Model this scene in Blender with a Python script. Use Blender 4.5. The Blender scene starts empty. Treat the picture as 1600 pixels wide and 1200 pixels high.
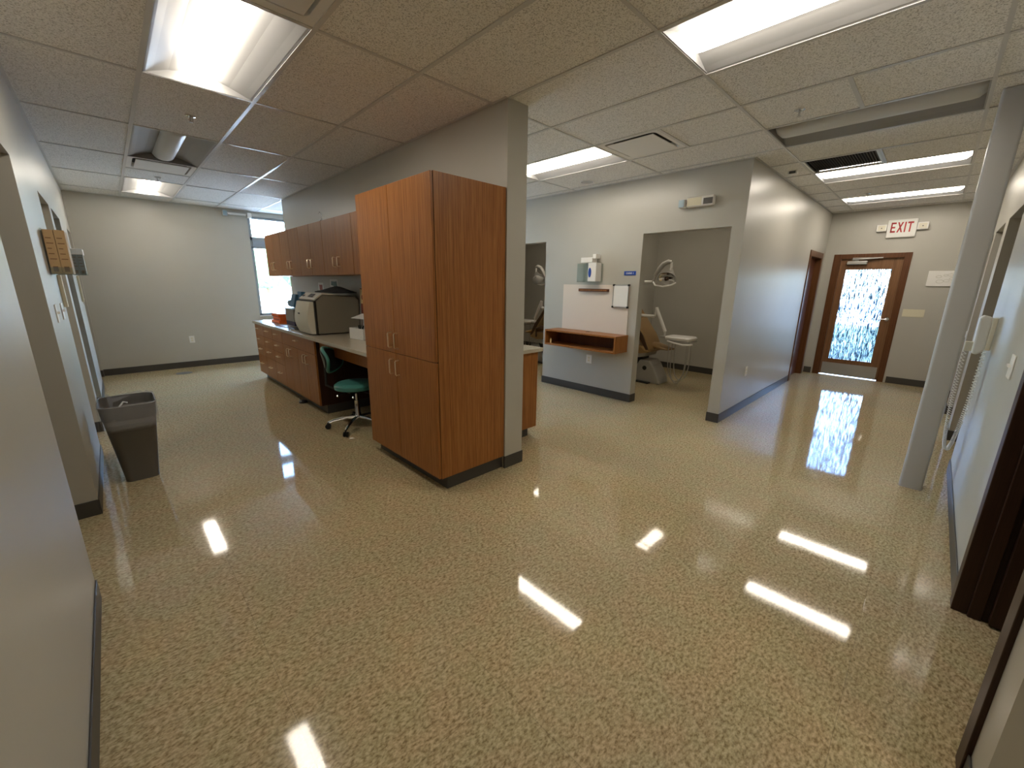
import bpy, bmesh, math, random
from mathutils import Vector, Matrix
random.seed(7)
PI = math.pi
S = bpy.context.scene
COL = S.collection

# ------------------------------------------------------------------ camera
F_PX, YAW, PITCH, ROLL, CAM_Z = 631.83, 0.7967, -0.2415, 0.0132, 1.505
fw = Vector((math.cos(YAW)*math.cos(PITCH), math.sin(YAW)*math.cos(PITCH), math.sin(PITCH)))
r0 = Vector((math.sin(YAW), -math.cos(YAW), 0)); u0 = r0.cross(fw)
rr = math.cos(ROLL)*r0 + math.sin(ROLL)*u0
uu = -math.sin(ROLL)*r0 + math.cos(ROLL)*u0
cam_d = bpy.data.cameras.new('camera'); cam = bpy.data.objects.new('camera', cam_d); COL.objects.link(cam)
cam_d.sensor_fit = 'HORIZONTAL'; cam_d.sensor_width = 36.0; cam_d.lens = 36.0*F_PX/1600.0
cam_d.clip_start = 0.02; cam_d.clip_end = 400
mw = Matrix((rr, uu, -fw)).transposed().to_4x4(); mw.translation = Vector((0, 0, CAM_Z))
cam.matrix_world = mw
S.camera = cam

# ------------------------------------------------------------------ world, sun, exposure
W = bpy.data.worlds.new('world'); S.world = W; W.use_nodes = True
wn = W.node_tree.nodes; wl = W.node_tree.links
sky = wn.new('ShaderNodeTexSky'); sky.sky_type = 'NISHITA'; sky.sun_disc = False
sky.sun_elevation = math.radians(38); sky.sun_rotation = math.radians(235); sky.air_density = 1.0; sky.dust_density = 1.6
wn['Background'].inputs['Strength'].default_value = 3.6
tint = wn.new('ShaderNodeMix'); tint.data_type = 'RGBA'; tint.blend_type = 'MULTIPLY'; tint.inputs[0].default_value = 1.0; tint.inputs[7].default_value = (.86, .89, 1.0, 1)
wl.new(sky.outputs[0], tint.inputs[6]); wl.new(tint.outputs[2], wn['Background'].inputs['Color'])
sun_d = bpy.data.lights.new('sun', 'SUN'); sun_d.energy = 24.0; sun_d.angle = math.radians(0.6); sun_d.color = (.82, .88, 1)
sun = bpy.data.objects.new('sun', sun_d); COL.objects.link(sun); sun.location = (-6, -8, 12)
sun.rotation_euler = Vector((0.80, 0.45, -0.68)).to_track_quat('-Z', 'Y').to_euler()
LAMP = 12.0
S.view_settings.view_transform = 'Standard'; S.view_settings.look = 'None'
S.view_settings.gamma = 1.0; S.view_settings.use_curve_mapping = False
S.view_settings.exposure = 0.97
cy = S.cycles
cy.max_bounces = 12; cy.diffuse_bounces = 9; cy.glossy_bounces = 4; cy.transparent_max_bounces = 12; cy.transmission_bounces = 4
cy.sample_clamp_indirect = 10.0; cy.caustics_reflective = False; cy.caustics_refractive = False
cy.use_denoising = True

# ------------------------------------------------------------------ materials
def mat(name, color=(.8, .8, .8), rough=.5, metal=0.0, spec=.5, emit=None, estr=0.0, coat=0.0):
    m = bpy.data.materials.new(name); m.use_nodes = True
    b = m.node_tree.nodes['Principled BSDF']
    b.inputs['Base Color'].default_value = (*color, 1); b.inputs['Roughness'].default_value = rough
    b.inputs['Metallic'].default_value = metal; b.inputs['Specular IOR Level'].default_value = spec
    b.inputs['Coat Weight'].default_value = coat
    if emit: b.inputs['Emission Color'].default_value = (*emit, 1); b.inputs['Emission Strength'].default_value = estr
    return m
class NT:
    def __init__(s, m): s.m = m; s.n = m.node_tree.nodes; s.l = m.node_tree.links; s.b = s.n['Principled BSDF']
    def node(s, t, **k):
        x = s.n.new(t)
        for a, v in k.items(): setattr(x, a, v)
        return x
    def link(s, a, b): s.l.new(a, b)
    def coords(s, scale=(1, 1, 1), kind='Object'):
        tc = s.node('ShaderNodeTexCoord'); mp = s.node('ShaderNodeMapping'); mp.inputs['Scale'].default_value = scale
        s.link(tc.outputs[kind], mp.inputs[0]); return mp.outputs[0]
    def noise(s, vec, scale, detail=2.0, rough=.5):
        x = s.node('ShaderNodeTexNoise'); x.inputs['Scale'].default_value = scale; x.inputs['Detail'].default_value = detail
        x.inputs['Roughness'].default_value = rough; s.link(vec, x.inputs['Vector']); return x.outputs['Fac']
    def ramp(s, fac, stops, interp='LINEAR'):
        x = s.node('ShaderNodeValToRGB'); e = x.color_ramp; e.interpolation = interp
        while len(e.elements) < len(stops): e.elements.new(.5)
        for el, (p, c) in zip(e.elements, stops): el.position = p; el.color = (*c, 1)
        s.link(fac, x.inputs[0]); return x.outputs[0]
    def bump(s, h, strength, dist=.001):
        x = s.node('ShaderNodeBump'); x.inputs['Strength'].default_value = strength; x.inputs['Distance'].default_value = dist
        s.link(h, x.inputs['Height']); s.link(x.outputs[0], s.b.inputs['Normal']); return x
    def mix(s, fac, a, b, blend='MIX'):
        x = s.node('ShaderNodeMix', data_type='RGBA', blend_type=blend)
        for i, v in ((0, fac), (6, a), (7, b)):
            if hasattr(v, 'type') and not isinstance(v, tuple): s.link(v, x.inputs[i])
            elif isinstance(v, tuple): x.inputs[i].default_value = (*v, 1)
            else: x.inputs[i].default_value = v
        return x.outputs[2]
    def math(s, op, a, b=0.0):
        x = s.node('ShaderNodeMath', operation=op)
        for i, v in ((0, a), (1, b)):
            if hasattr(v, 'type'): s.link(v, x.inputs[i])
            else: x.inputs[i].default_value = v
        return x.outputs[0]

def wall_paint(name, col):
    m = mat(name, col, .36, spec=.55); t = NT(m); v = t.coords((1, 1, 1))
    t.bump(t.noise(v, 260, 3), .12, .0008)
    c = t.ramp(t.noise(v, 1.3, 3), [(.3, tuple(x*.97 for x in col)), (.7, tuple(min(1, x*1.03) for x in col))])
    t.link(c, t.b.inputs['Base Color']); return m
M = {}
M['wall'] = wall_paint('wall_paint', (.465, .452, .405))
M['column'] = wall_paint('column_paint', (.42, .412, .40))

def floor_mat():
    m = mat('vinyl_tile', (.4, .35, .25), .09, spec=.55); t = NT(m)
    geo = t.node('ShaderNodeNewGeometry'); pos = geo.outputs['Position']
    # tile grid 0.305 m
    sep = t.node('ShaderNodeSeparateXYZ'); t.link(pos, sep.inputs[0])
    def line(o, off, per, w):
        a = t.math('ADD', o, off); a = t.math('DIVIDE', a, per); f = t.math('FRACT', a)
        d = t.math('ABSOLUTE', t.math('SUBTRACT', f, .5)); return t.math('GREATER_THAN', d, .5-w)
    lx = line(sep.outputs[0], 19.879, .6096, .0016); ly = line(sep.outputs[1], 20.137, .9144, .0011)
    ln = t.math('MAXIMUM', lx, ly)
    # tile id for tint and tilt
    cmb = t.node('ShaderNodeCombineXYZ')
    fx = t.math('FLOOR', t.math('DIVIDE', t.math('ADD', sep.outputs[0], 20.16), .6096)); fy = t.math('FLOOR', t.math('DIVIDE', t.math('ADD', sep.outputs[1], 20.07), .6096))
    t.link(fx, cmb.inputs[0]); t.link(fy, cmb.inputs[1])
    wnz = t.node('ShaderNodeTexWhiteNoise', noise_dimensions='3D'); t.link(cmb.outputs[0], wnz.inputs['Vector'])
    mp = t.node('ShaderNodeMapping'); mp.inputs['Rotation'].default_value = (0, 0, .35); mp.inputs['Scale'].default_value = (1.0, 1.6, 1); t.link(pos, mp.inputs[0])
    n1 = t.noise(mp.outputs[0], 62, 3.5, .62)
    n2 = t.noise(mp.outputs[0], 38, 2.5, .55)
    c1 = t.ramp(n1, [(.40, (.20, .15, .075)), (.475, (.42, .34, .20)), (.53, (.50, .415, .255)), (.62, (.66, .56, .37))])
    c2 = t.ramp(n2, [(.42, (.34, .27, .15)), (.55, (.60, .51, .33))])
    c = t.mix(.42, c1, c2)
    big = t.ramp(t.noise(pos, .9, 2), [(.35, (.93, .93, .95)), (.65, (1.05, 1.03, .98))])
    c = t.mix(1.0, c, big, 'MULTIPLY')
    hue = t.ramp(t.noise(pos, 7, 2), [(.38, (1.03, .985, .97)), (.62, (.975, 1.01, .98))]); c = t.mix(1.0, c, hue, 'MULTIPLY')
    c = t.mix(t.math('MULTIPLY', ln, .4), c, (.09, .07, .045))
    t.link(c, t.b.inputs['Base Color'])
    nz = t.noise(pos, 9, 2); nf = t.noise(pos, 75, 2)
    h = t.math('ADD', t.math('MULTIPLY', nz, .45), t.math('MULTIPLY', nf, .12))
    h = t.math('ADD', h, t.math('MULTIPLY', ln, -.10))
    t.bump(h, .08, .003)
    r = t.ramp(t.noise(pos, 2.2, 3), [(.3, (.035,)*3), (.7, (.065,)*3)])
    t.link(r, t.b.inputs['Roughness'])
    return m
M['floor'] = floor_mat()

def tile_mat():
    m = mat('acoustic_tile', (.80, .79, .77), .9, spec=.2); t = NT(m)
    geo = t.node('ShaderNodeNewGeometry'); pos = geo.outputs['Position']
    n = t.noise(pos, 155, 2.5, .6)
    c = t.ramp(n, [(.36, (.46, .45, .43)), (.47, (.84, .83, .80)), (.60, (.92, .91, .89))])
    t.link(c, t.b.inputs['Base Color']); t.bump(n, .5, .003); return m
M['tile'] = tile_mat()
M['tbar'] = mat('grid_white_metal', (.60, .595, .58), .32, spec=.6)
M['white_metal'] = mat('white_enamel', (.78, .77, .75), .28, spec=.5)
M['pan'] = mat('troffer_pan', (.27, .27, .27), .35)
M['lens_off'] = mat('diffuser_unlit', (.62, .62, .60), .3)
M['lens_on'] = mat('diffuser_lit', (.9, .9, .9), .5, emit=(1.0, .90, .76), estr=LAMP)
M['lens_dim'] = mat('diffuser_lit_dim', (.9, .9, .9), .5, emit=(1.0, .88, .72), estr=LAMP*.7)
M['dark'] = mat('dark_void', (.03, .028, .025), .7)
M['dark_slat'] = mat('dark_grille', (.10, .095, .09), .6)
M['base'] = mat('vinyl_base', (.055, .052, .047), .4)
M['chrome'] = mat('chrome', (.75, .75, .75), .12, 1.0)
M['steel'] = mat('brushed_steel', (.55, .54, .52), .32, 1.0)
M['brass'] = mat('satin_wire', (.88, .76, .58), .28, 1.0)
M['gap'] = mat('dark_reveal', (.012, .006, .004), .8)
M['ivory'] = mat('ivory_plastic', (.70, .66, .50), .4)
M['white'] = mat('white_plastic', (.78, .77, .74), .35)
M['offwhite'] = mat('cream_plastic', (.70, .66, .54), .38)
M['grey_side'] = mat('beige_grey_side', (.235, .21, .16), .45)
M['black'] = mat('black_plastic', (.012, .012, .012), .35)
M['blackcloth'] = mat('black_cloth', (.012, .012, .013), .95)
M['bin'] = mat('grey_bin_plastic', (.13, .125, .115), .5)
M['teal'] = mat('teal_vinyl', (.07, .26, .23), .35)
M['tan'] = mat('tan_vinyl', (.30, .185, .075), .35)
M['tan_dark'] = mat('dark_brown_vinyl', (.07, .035, .016), .35)
M['blue'] = mat('blue_sign', (.012, .06, .34), .35)
M['red'] = mat('red_letter', (.45, .012, .018), .4)
M['textwhite'] = mat('white_letter', (.85, .85, .85), .4)
M['card'] = mat('kraft_card', (.48, .33, .17), .7)
M['cardprint'] = mat('brown_print', (.20, .11, .05), .7)
M['orange'] = mat('orange_box', (.75, .14, .02), .5)
M['redbrown'] = mat('dark_red_box', (.14, .018, .010), .5)
M['yellow'] = mat('pale_yellow_label', (.62, .45, .20), .5)
M['navy'] = mat('navy_box', (.02, .015, .06), .5)
M['skyblue'] = mat('blue_plastic', (.06, .18, .30), .4)
M['paleblue'] = mat('pale_blue_plastic', (.35, .48, .55), .4)
M['poster_r'] = mat('poster_red', (.42, .12, .10), .6)
M['poster_g'] = mat('poster_teal', (.12, .20, .19), .6)
M['paper'] = mat('paper', (.80, .79, .76), .7)
M['board'] = mat('pinkish_board', (.72, .63, .55), .45)
M['plate'] = mat('wall_plate', (.66, .66, .66), .3)

def wood(name, dark, mid, light, rough=.38, grain=1.0, axis=2):
    m = mat(name, mid, rough, spec=.32); t = NT(m)
    sc = [90*grain, 90*grain, 90*grain]; sc[axis] = 1.3
    v = t.coords(tuple(sc)); n = t.noise(v, 1.0, 4, .62)
    sc2 = [420*grain]*3; sc2[axis] = 7.0
    v2 = t.coords(tuple(sc2)); n2 = t.noise(v2, 1.0, 2, .5)
    c = t.ramp(n, [(.28, dark), (.5, mid), (.74, light)])
    c = t.mix(.35, c, t.ramp(n2, [(.35, dark), (.65, light)]))
    t.link(c, t.b.inputs['Base Color']); return m
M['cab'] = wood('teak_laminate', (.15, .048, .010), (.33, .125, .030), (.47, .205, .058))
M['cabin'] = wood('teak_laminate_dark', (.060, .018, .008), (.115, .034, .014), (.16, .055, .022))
M['doorwood'] = wood('maple_door', (.15, .072, .032), (.22, .110, .050), (.28, .145, .068), .35, .5)
M['frame'] = wood('stained_frame', (.07, .028, .010), (.12, .046, .016), (.165, .066, .024), .33, .6)
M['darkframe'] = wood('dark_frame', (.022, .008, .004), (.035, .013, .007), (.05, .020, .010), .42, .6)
def counter_mat():
    m = mat('speckled_laminate', (.55, .50, .40), .22); t = NT(m); v = t.coords((1, 1, 1))
    c = t.ramp(t.noise(v, 320, 2, .7), [(.35, (.40, .355, .27)), (.6, (.60, .55, .44))])
    t.link(c, t.b.inputs['Base Color']); return m
M['counter'] = counter_mat()

def glass_clear():
    m = bpy.data.materials.new('window_glass'); m.use_nodes = True; n = m.node_tree.nodes; l = m.node_tree.links
    n.remove(n['Principled BSDF']); o = n['Material Output']
    tr = n.new('ShaderNodeBsdfTransparent'); tr.inputs[0].default_value = (.93, .97, .96, 1)
    gl = n.new('ShaderNodeBsdfGlossy'); gl.inputs['Roughness'].default_value = .02
    mx = n.new('ShaderNodeMixShader'); mx.inputs[0].default_value = .06
    l.new(tr.outputs[0], mx.inputs[1]); l.new(gl.outputs[0], mx.inputs[2]); l.new(mx.outputs[0], o.inputs[0]); return m
M['glass'] = glass_clear()
def acrylic():
    m = glass_clear(); m.name = 'clear_acrylic'
    m.node_tree.nodes['Mix Shader'].inputs[0].default_value = .16
    m.node_tree.nodes['Glossy BSDF'].inputs['Roughness'].default_value = .12
    return m
M['acrylic'] = acrylic()
def rain_glass():
    m = bpy.data.materials.new('rain_glass'); m.use_nodes = True; n = m.node_tree.nodes; l = m.node_tree.links
    n.remove(n['Principled BSDF']); o = n['Material Output']
    tc = n.new('ShaderNodeTexCoord')
    mp = n.new('ShaderNodeMapping'); mp.inputs['Scale'].default_value = (1, 60, 5.5)
    l.new(tc.outputs['Object'], mp.inputs[0])
    nz = n.new('ShaderNodeTexNoise'); nz.inputs['Scale'].default_value = 1.0; nz.inputs['Detail'].default_value = 3; nz.inputs['Distortion'].default_value = 1.6
    l.new(mp.outputs[0], nz.inputs['Vector'])
    mp2 = n.new('ShaderNodeMapping'); mp2.inputs['Scale'].default_value = (1, 26, 9); l.new(tc.outputs['Object'], mp2.inputs[0])
    vo = n.new('ShaderNodeTexVoronoi'); vo.inputs['Scale'].default_value = 1.0; vo.feature = 'DISTANCE_TO_EDGE'; l.new(mp2.outputs[0], vo.inputs['Vector'])
    r2 = n.new('ShaderNodeValToRGB'); r2.color_ramp.elements[0].position = .0; r2.color_ramp.elements[0].color = (1, 1, 1, 1)
    r2.color_ramp.elements[1].position = .05; r2.color_ramp.elements[1].color = (0, 0, 0, 1); l.new(vo.outputs[0], r2.inputs[0])
    ra = n.new('ShaderNodeValToRGB'); e = ra.color_ramp
    e.elements[0].position = .46; e.elements[0].color = (.015, .055, .09, 1); e.elements[1].position = .60; e.elements[1].color = (.84, .92, 1, 1)
    l.new(nz.outputs['Fac'], ra.inputs[0])
    mixc = n.new('ShaderNodeMix'); mixc.data_type = 'RGBA'; q_ = n.new('ShaderNodeMath'); q_.operation = 'MULTIPLY'; q_.inputs[1].default_value = .45; l.new(r2.outputs[0], q_.inputs[0]); l.new(q_.outputs[0], mixc.inputs[0]); l.new(ra.outputs[0], mixc.inputs[6]); mixc.inputs[7].default_value = (.95, 1, .98, 1)
    tr = n.new('ShaderNodeBsdfTransparent'); l.new(mixc.outputs[2], tr.inputs[0])
    tl = n.new('ShaderNodeBsdfTranslucent'); tl.inputs[0].default_value = (.95, .98, 1, 1)
    gl = n.new('ShaderNodeBsdfGlossy'); gl.inputs['Roughness'].default_value = .15
    m1 = n.new('ShaderNodeMixShader'); m1.inputs[0].default_value = .05; l.new(tr.outputs[0], m1.inputs[1]); l.new(tl.outputs[0], m1.inputs[2])
    m2 = n.new('ShaderNodeMixShader'); m2.inputs[0].default_value = .05; l.new(m1.outputs[0], m2.inputs[1]); l.new(gl.outputs[0], m2.inputs[2])
    l.new(m2.outputs[0], o.inputs[0]); return m
M['rain'] = rain_glass()
def film():
    m = bpy.data.materials.new('thin_clear_liner'); m.use_nodes = True; n = m.node_tree.nodes; l = m.node_tree.links
    b = n['Principled BSDF']; b.inputs['Base Color'].default_value = (.75, .80, .88, 1); b.inputs['Roughness'].default_value = .12
    tr = n.new('ShaderNodeBsdfTransparent'); mx = n.new('ShaderNodeMixShader'); mx.inputs[0].default_value = .2
    l.new(tr.outputs[0], mx.inputs[1]); l.new(b.outputs[0], mx.inputs[2]); l.new(mx.outputs[0], n['Material Output'].inputs[0])
    tc = n.new('ShaderNodeTexCoord'); nz = n.new('ShaderNodeTexNoise'); nz.inputs['Scale'].default_value = 34; l.new(tc.outputs['Object'], nz.inputs['Vector'])
    bp = n.new('ShaderNodeBump'); bp.inputs['Strength'].default_value = .8; bp.inputs['Distance'].default_value = .01; l.new(nz.outputs['Fac'], bp.inputs['Height']); l.new(bp.outputs[0], b.inputs['Normal'])
    return m
M['film'] = film()

# ------------------------------------------------------------------ mesh helpers
class MB:
    def __init__(s): s.v = []; s.f = []; s.mi = []; s.cur = 0
    def add(s, vs, fs):
        k = len(s.v); s.v += [tuple(v) for v in vs]; s.f += [tuple(i+k for i in f) for f in fs]; s.mi += [s.cur]*len(fs); return s
    def use(s, i): s.cur = i; return s
    def box(s, x0, x1, y0, y1, z0, z1):
        return s.add([(x0,y0,z0),(x1,y0,z0),(x1,y1,z0),(x0,y1,z0),(x0,y0,z1),(x1,y0,z1),(x1,y1,z1),(x0,y1,z1)],
                     [(3,2,1,0),(4,5,6,7),(0,1,5,4),(1,2,6,5),(2,3,7,6),(3,0,4,7)])
    def quad(s, a, b, c, d): return s.add([a, b, c, d], [(0, 1, 2, 3)])
    def prism(s, poly, axis, a, b):
        # poly: 2-D points in the two other axes (cyclic order), extruded from a to b along axis
        def P(p, t):
            if axis == 0: return (t, p[0], p[1])
            if axis == 1: return (p[0], t, p[1])
            return (p[0], p[1], t)
        n = len(poly); vs = [P(p, a) for p in poly] + [P(p, b) for p in poly]
        return s.add(vs, [tuple(range(n-1, -1, -1)), tuple(range(n, 2*n))] + [(i, (i+1) % n, n+(i+1) % n, n+i) for i in range(n)])
    def tube(s, pts, r, seg=10, cap=True, closed=False):
        pts = [Vector(p) for p in pts]; n = len(pts); rad = r if isinstance(r, (list, tuple)) else [r]*n
        rings = []; prev = None
        for i, p in enumerate(pts):
            if closed: t = pts[(i+1) % n]-pts[i-1]
            else: t = (pts[min(i+1, n-1)]-pts[max(i-1, 0)])
            t.normalize()
            if prev is None:
                a = Vector((0, 0, 1)) if abs(t.z) < .9 else Vector((1, 0, 0)); prev = (a - t*a.dot(t)).normalized()
            else: prev = (prev - t*prev.dot(t)).normalized()
            q = t.cross(prev); rings.append([p + rad[i]*(math.cos(2*PI*k/seg)*prev + math.sin(2*PI*k/seg)*q) for k in range(seg)])
        vs = [v for rg in rings for v in rg]; fs = []
        for i in range(n if closed else n-1):
            j = (i+1) % n
            for k in range(seg): fs.append((i*seg+k, i*seg+(k+1) % seg, j*seg+(k+1) % seg, j*seg+k))
        if cap and not closed: fs += [tuple(range(seg-1, -1, -1)), tuple(range((n-1)*seg, n*seg))]
        return s.add(vs, fs)
    def cyl(s, c, r, z0, z1, seg=24, r2=None):
        return s.lathe(c, [(r, z0), (r if r2 is None else r2, z1)], seg)
    def lathe(s, c, prof, seg=24, caps=True):
        vs = []; fs = []; n = len(prof)
        for (r, z) in prof: vs += [(c[0]+r*math.cos(2*PI*k/seg), c[1]+r*math.sin(2*PI*k/seg), (c[2] if len(c) > 2 else 0)+z) for k in range(seg)]
        for i in range(n-1):
            for k in range(seg): fs.append((i*seg+k, i*seg+(k+1) % seg, (i+1)*seg+(k+1) % seg, (i+1)*seg+k))
        if caps: fs += [tuple(range(seg-1, -1, -1)), tuple(range((n-1)*seg, n*seg))]
        return s.add(vs, fs)
    def loft(s, rings, caps=True):
        n = len(rings[0]); vs = [p for r in rings for p in r]; fs = []
        for i in range(len(rings)-1):
            for k in range(n): fs.append((i*n+k, i*n+(k+1) % n, (i+1)*n+(k+1) % n, (i+1)*n+k))
        if caps: fs += [tuple(range(n-1, -1, -1)), tuple(range((len(rings)-1)*n, len(rings)*n))]
        return s.add(vs, fs)
    def xf(s, m):
        s.v = [tuple(m @ Vector(v)) for v in s.v]; return s
def rrect(hx, hy, r, cx=0, cy=0, z=0, n=5):
    out = []
    for (sx, sy, a0) in ((1, 1, 0), (-1, 1, PI/2), (-1, -1, PI), (1, -1, 3*PI/2)):
        for i in range(n+1):
            a = a0 + i*PI/2/n; out.append((cx+sx*(hx-r)+r*math.cos(a), cy+sy*(hy-r)+r*math.sin(a), z))
    return out
def link(name, mb, mats, parent=None, bevel=0, smooth=False, loc=None, sub=0, solid=0):
    me = bpy.data.meshes.new(name); me.from_pydata(mb.v, [], mb.f)
    for m_ in (mats if isinstance(mats, (list, tuple)) else [mats]): me.materials.append(m_)
    if any(mb.mi):
        for p, i in zip(me.polygons, mb.mi): p.material_index = i
    bm = bmesh.new(); bm.from_mesh(me); bmesh.ops.recalc_face_normals(bm, faces=bm.faces); bm.to_mesh(me); bm.free()
    if smooth:
        for p in me.polygons: p.use_smooth = True
    o = bpy.data.objects.new(name, me); COL.objects.link(o)
    if parent: o.parent = parent
    if loc: o.location = loc
    if solid:
        x = o.modifiers.new('thickness', 'SOLIDIFY'); x.thickness = solid; x.offset = 0
    if sub:
        x = o.modifiers.new('smooth', 'SUBSURF'); x.levels = sub; x.render_levels = sub
    if bevel:
        x = o.modifiers.new('bevel', 'BEVEL'); x.width = bevel; x.segments = 2; x.limit_method = 'ANGLE'; x.angle_limit = math.radians(40)
        if smooth is None: pass
    if smooth:
        x = o.modifiers.new('edges', 'EDGE_SPLIT'); x.split_angle = math.radians(42)
    return o
def tag(o, label, cat, group=None):
    o['label'] = label; o['category'] = cat
    if group: o['group'] = group
    return o
def thing(name, label, cat, loc=(0, 0, 0), rotz=0, group=None):
    o = bpy.data.objects.new(name, None); COL.objects.link(o); o.location = loc; o.rotation_euler = (0, 0, rotz)
    o.empty_display_size = .1
    return tag(o, label, cat, group)
def struct(name, mb, m, parent=None, **k):
    o = link(name, mb, m, parent, **k); o['kind'] = 'structure'; return o
def dup(root, loc, rotz=None, label=None, group=None):
    r = root.copy(); COL.objects.link(r); r.location = loc
    if rotz is not None: r.rotation_euler = (0, 0, rotz)
    if label: r['label'] = label
    if group: r['group'] = group
    for ch in list(root.children):
        c = ch.copy(); COL.objects.link(c); c.parent = r
        for g in list(ch.children):
            d = g.copy(); COL.objects.link(d); d.parent = c
    return r
# block letters, unit height, in a 2-D plane
GLY = {
 'E': [(0, 0, .18, 1), (0, 0, .62, .17), (0, .42, .55, .58), (0, .83, .62, 1)],
 'I': [(0, 0, .18, 1)], 'T': [(0, .83, .7, 1), (.26, 0, .44, 1)],
 'C': [(0, 0, .18, 1), (0, 0, .62, .17), (0, .83, .62, 1)],
 'H': [(0, 0, .18, 1), (.46, 0, .64, 1), (0, .42, .64, .58)],
 'A': [(0, 0, .18, 1), (.46, 0, .64, 1), (0, .83, .64, 1), (0, .36, .64, .52)],
 'R': [(0, 0, .18, 1), (0, .83, .6, 1), (.44, .5, .62, .92), (0, .42, .6, .58)],
 '1': [(.1, 0, .28, 1)], ' ': []}
GW = {'E': .62, 'I': .18, 'T': .7, 'C': .62, 'H': .64, 'A': .64, 'R': .64, '1': .3, ' ': .3, 'X': .72}
def text_polys(s, gap=.16):
    x = 0; out = []
    for ch in s:
        if ch == 'X':
            out += [[(x, 0), (x+.2, 0), (x+.72, 1), (x+.52, 1)], [(x, 1), (x+.2, 1), (x+.72, 0), (x+.52, 0)]]
        else:
            for (a, b, c, d) in GLY[ch]: out.append([(x+a, b), (x+c, b), (x+c, d), (x+a, d)])
        if ch == 'R': out.append([(x+.28, .5), (x+.46, .5), (x+.66, 0), (x+.47, 0)])
        x += GW[ch] + gap
    return out, x-gap

# ------------------------------------------------------------------ dimensions from the photograph
CH = 2.743                       # ceiling height
XL, YF = -.267, 9.05             # left corridor wall, far wall
XP0, XP1, YP0, YP1 = 2.160, 2.36, 2.285, 7.43     # cabinet partition
XS, YC = 4.742, 1.495            # operatory front wall, exit corridor wall
XE, YR = 9.03, -.33              # exit wall, right corridor wall
OH = 2.145                       # opening height
TOP = 3.0
# ------------------------------------------------------------------ structure
struct('floor', MB().box(-3.2, XE+.15, -3.6, YF+.15, -.12, 0), M['floor'])
def wall_x(name, x0, x1, spans, m=None, y_all=None, openings=()):
    """wall whose faces look along X; spans = solid y ranges, openings = (y0,y1,z0,z1) cut out"""
    mb = MB()
    for (a, b) in spans: mb.box(x0, x1, a, b, 0, TOP)
    for (a, b, z0, z1) in openings:
        if z0 > 0: mb.box(x0, x1, a, b, 0, z0)
        mb.box(x0, x1, a, b, z1, TOP)
    return struct(name, mb, m or M['wall'])
def wall_y(name, y0, y1, spans, m=None, openings=()):
    mb = MB()
    for (a, b) in spans: mb.box(a, b, y0, y1, 0, TOP)
    for (a, b, z0, z1) in openings:
        if z0 > 0: mb.box(a, b, y0, y1, 0, z0)
        mb.box(a, b, y0, y1, z1, TOP)
    return struct(name, mb, m or M['wall'])
LT = .13
wall_x('wall_left', XL-LT, XL, [(-3.4, 2.566), (3.59, 4.85), (5.68, 5.93), (6.9, 8.1), (8.98, YF)],
       openings=[(2.566, 3.59, 0, OH), (4.85, 5.68, 0, OH), (5.93, 6.9, 0, OH), (8.1, 8.98, 0, OH)])
wall_x('wall_left_rooms', -2.9, -2.75, [(-3.4, YF)])
for i, (a, b) in enumerate(((2.40, 2.566), (3.59, 3.75), (5.74, 5.88), (7.4, 7.55))):
    wall_y('wall_side_room', a, b, [(-2.75, XL-LT)])
WX0, WX1, WZ0, WZ1 = 2.02, 4.6, .86, 2.66
wall_y('wall_far', YF, YF+.15, [(-2.9, WX0), (WX1, XE+.15)], openings=[(WX0, WX1, WZ0, WZ1)])
wall_x('wall_partition', XP0, XP1, [(YP0, YP1)])
OP1 = (1.617, 2.612); OP2 = (4.165, 5.2)
wall_x('wall_operatory_front', XS, XS+.125, [(YC, OP1[0]), (OP1[1], OP2[0]), (OP2[1], YF)],
       openings=[(OP1[0], OP1[1], 0, 2.12), (OP2[0], OP2[1], 0, 2.12)])
# exit corridor wall with a wood framed doorway at its end
DC0, DC1 = 7.93, 8.80
wall_y('wall_corridor', YC, YC+.122, [(XS+.125, DC0), (DC1, XE)], openings=[(DC0, DC1, 0, 2.04)])
wall_x('wall_operatory_back', 7.42, 7.54, [(YC+.122, YF)])
wall_y('wall_operatory_divider', 3.76, 3.88, [(XS+.125, 7.42)])
ED0, ED1, EDH = .43, 1.30, 2.03
wall_x('wall_exit', XE, XE+.15, [(-3.4, ED0), (ED1, YF)], openings=[(ED0, ED1, 0, EDH)])
RT = .125
wall_y('wall_right', YR-RT, YR, [(1.525, 1.74), (2.73, 4.93), (5.98, 6.30), (7.27, 7.47), (8.45, XE)],
       openings=[(1.74, 2.73, 0, 2.08), (4.93, 5.98, 0, OH), (6.30, 7.27, 0, OH), (7.47, 8.45, 0, OH), (.35, 1.525, 0, OH)])
wall_y('wall_right_rooms', -3.55, -3.4, [(-2.9, XE+.15)])
for a in (2.85, 6.10, 7.33):
    wall_x('wall_side_room_right', a, a+.12, [(-3.4, YR-RT)])
wall_x('wall_near_right', 1.525, 1.65, [(-3.4, YR-RT)])

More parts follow.
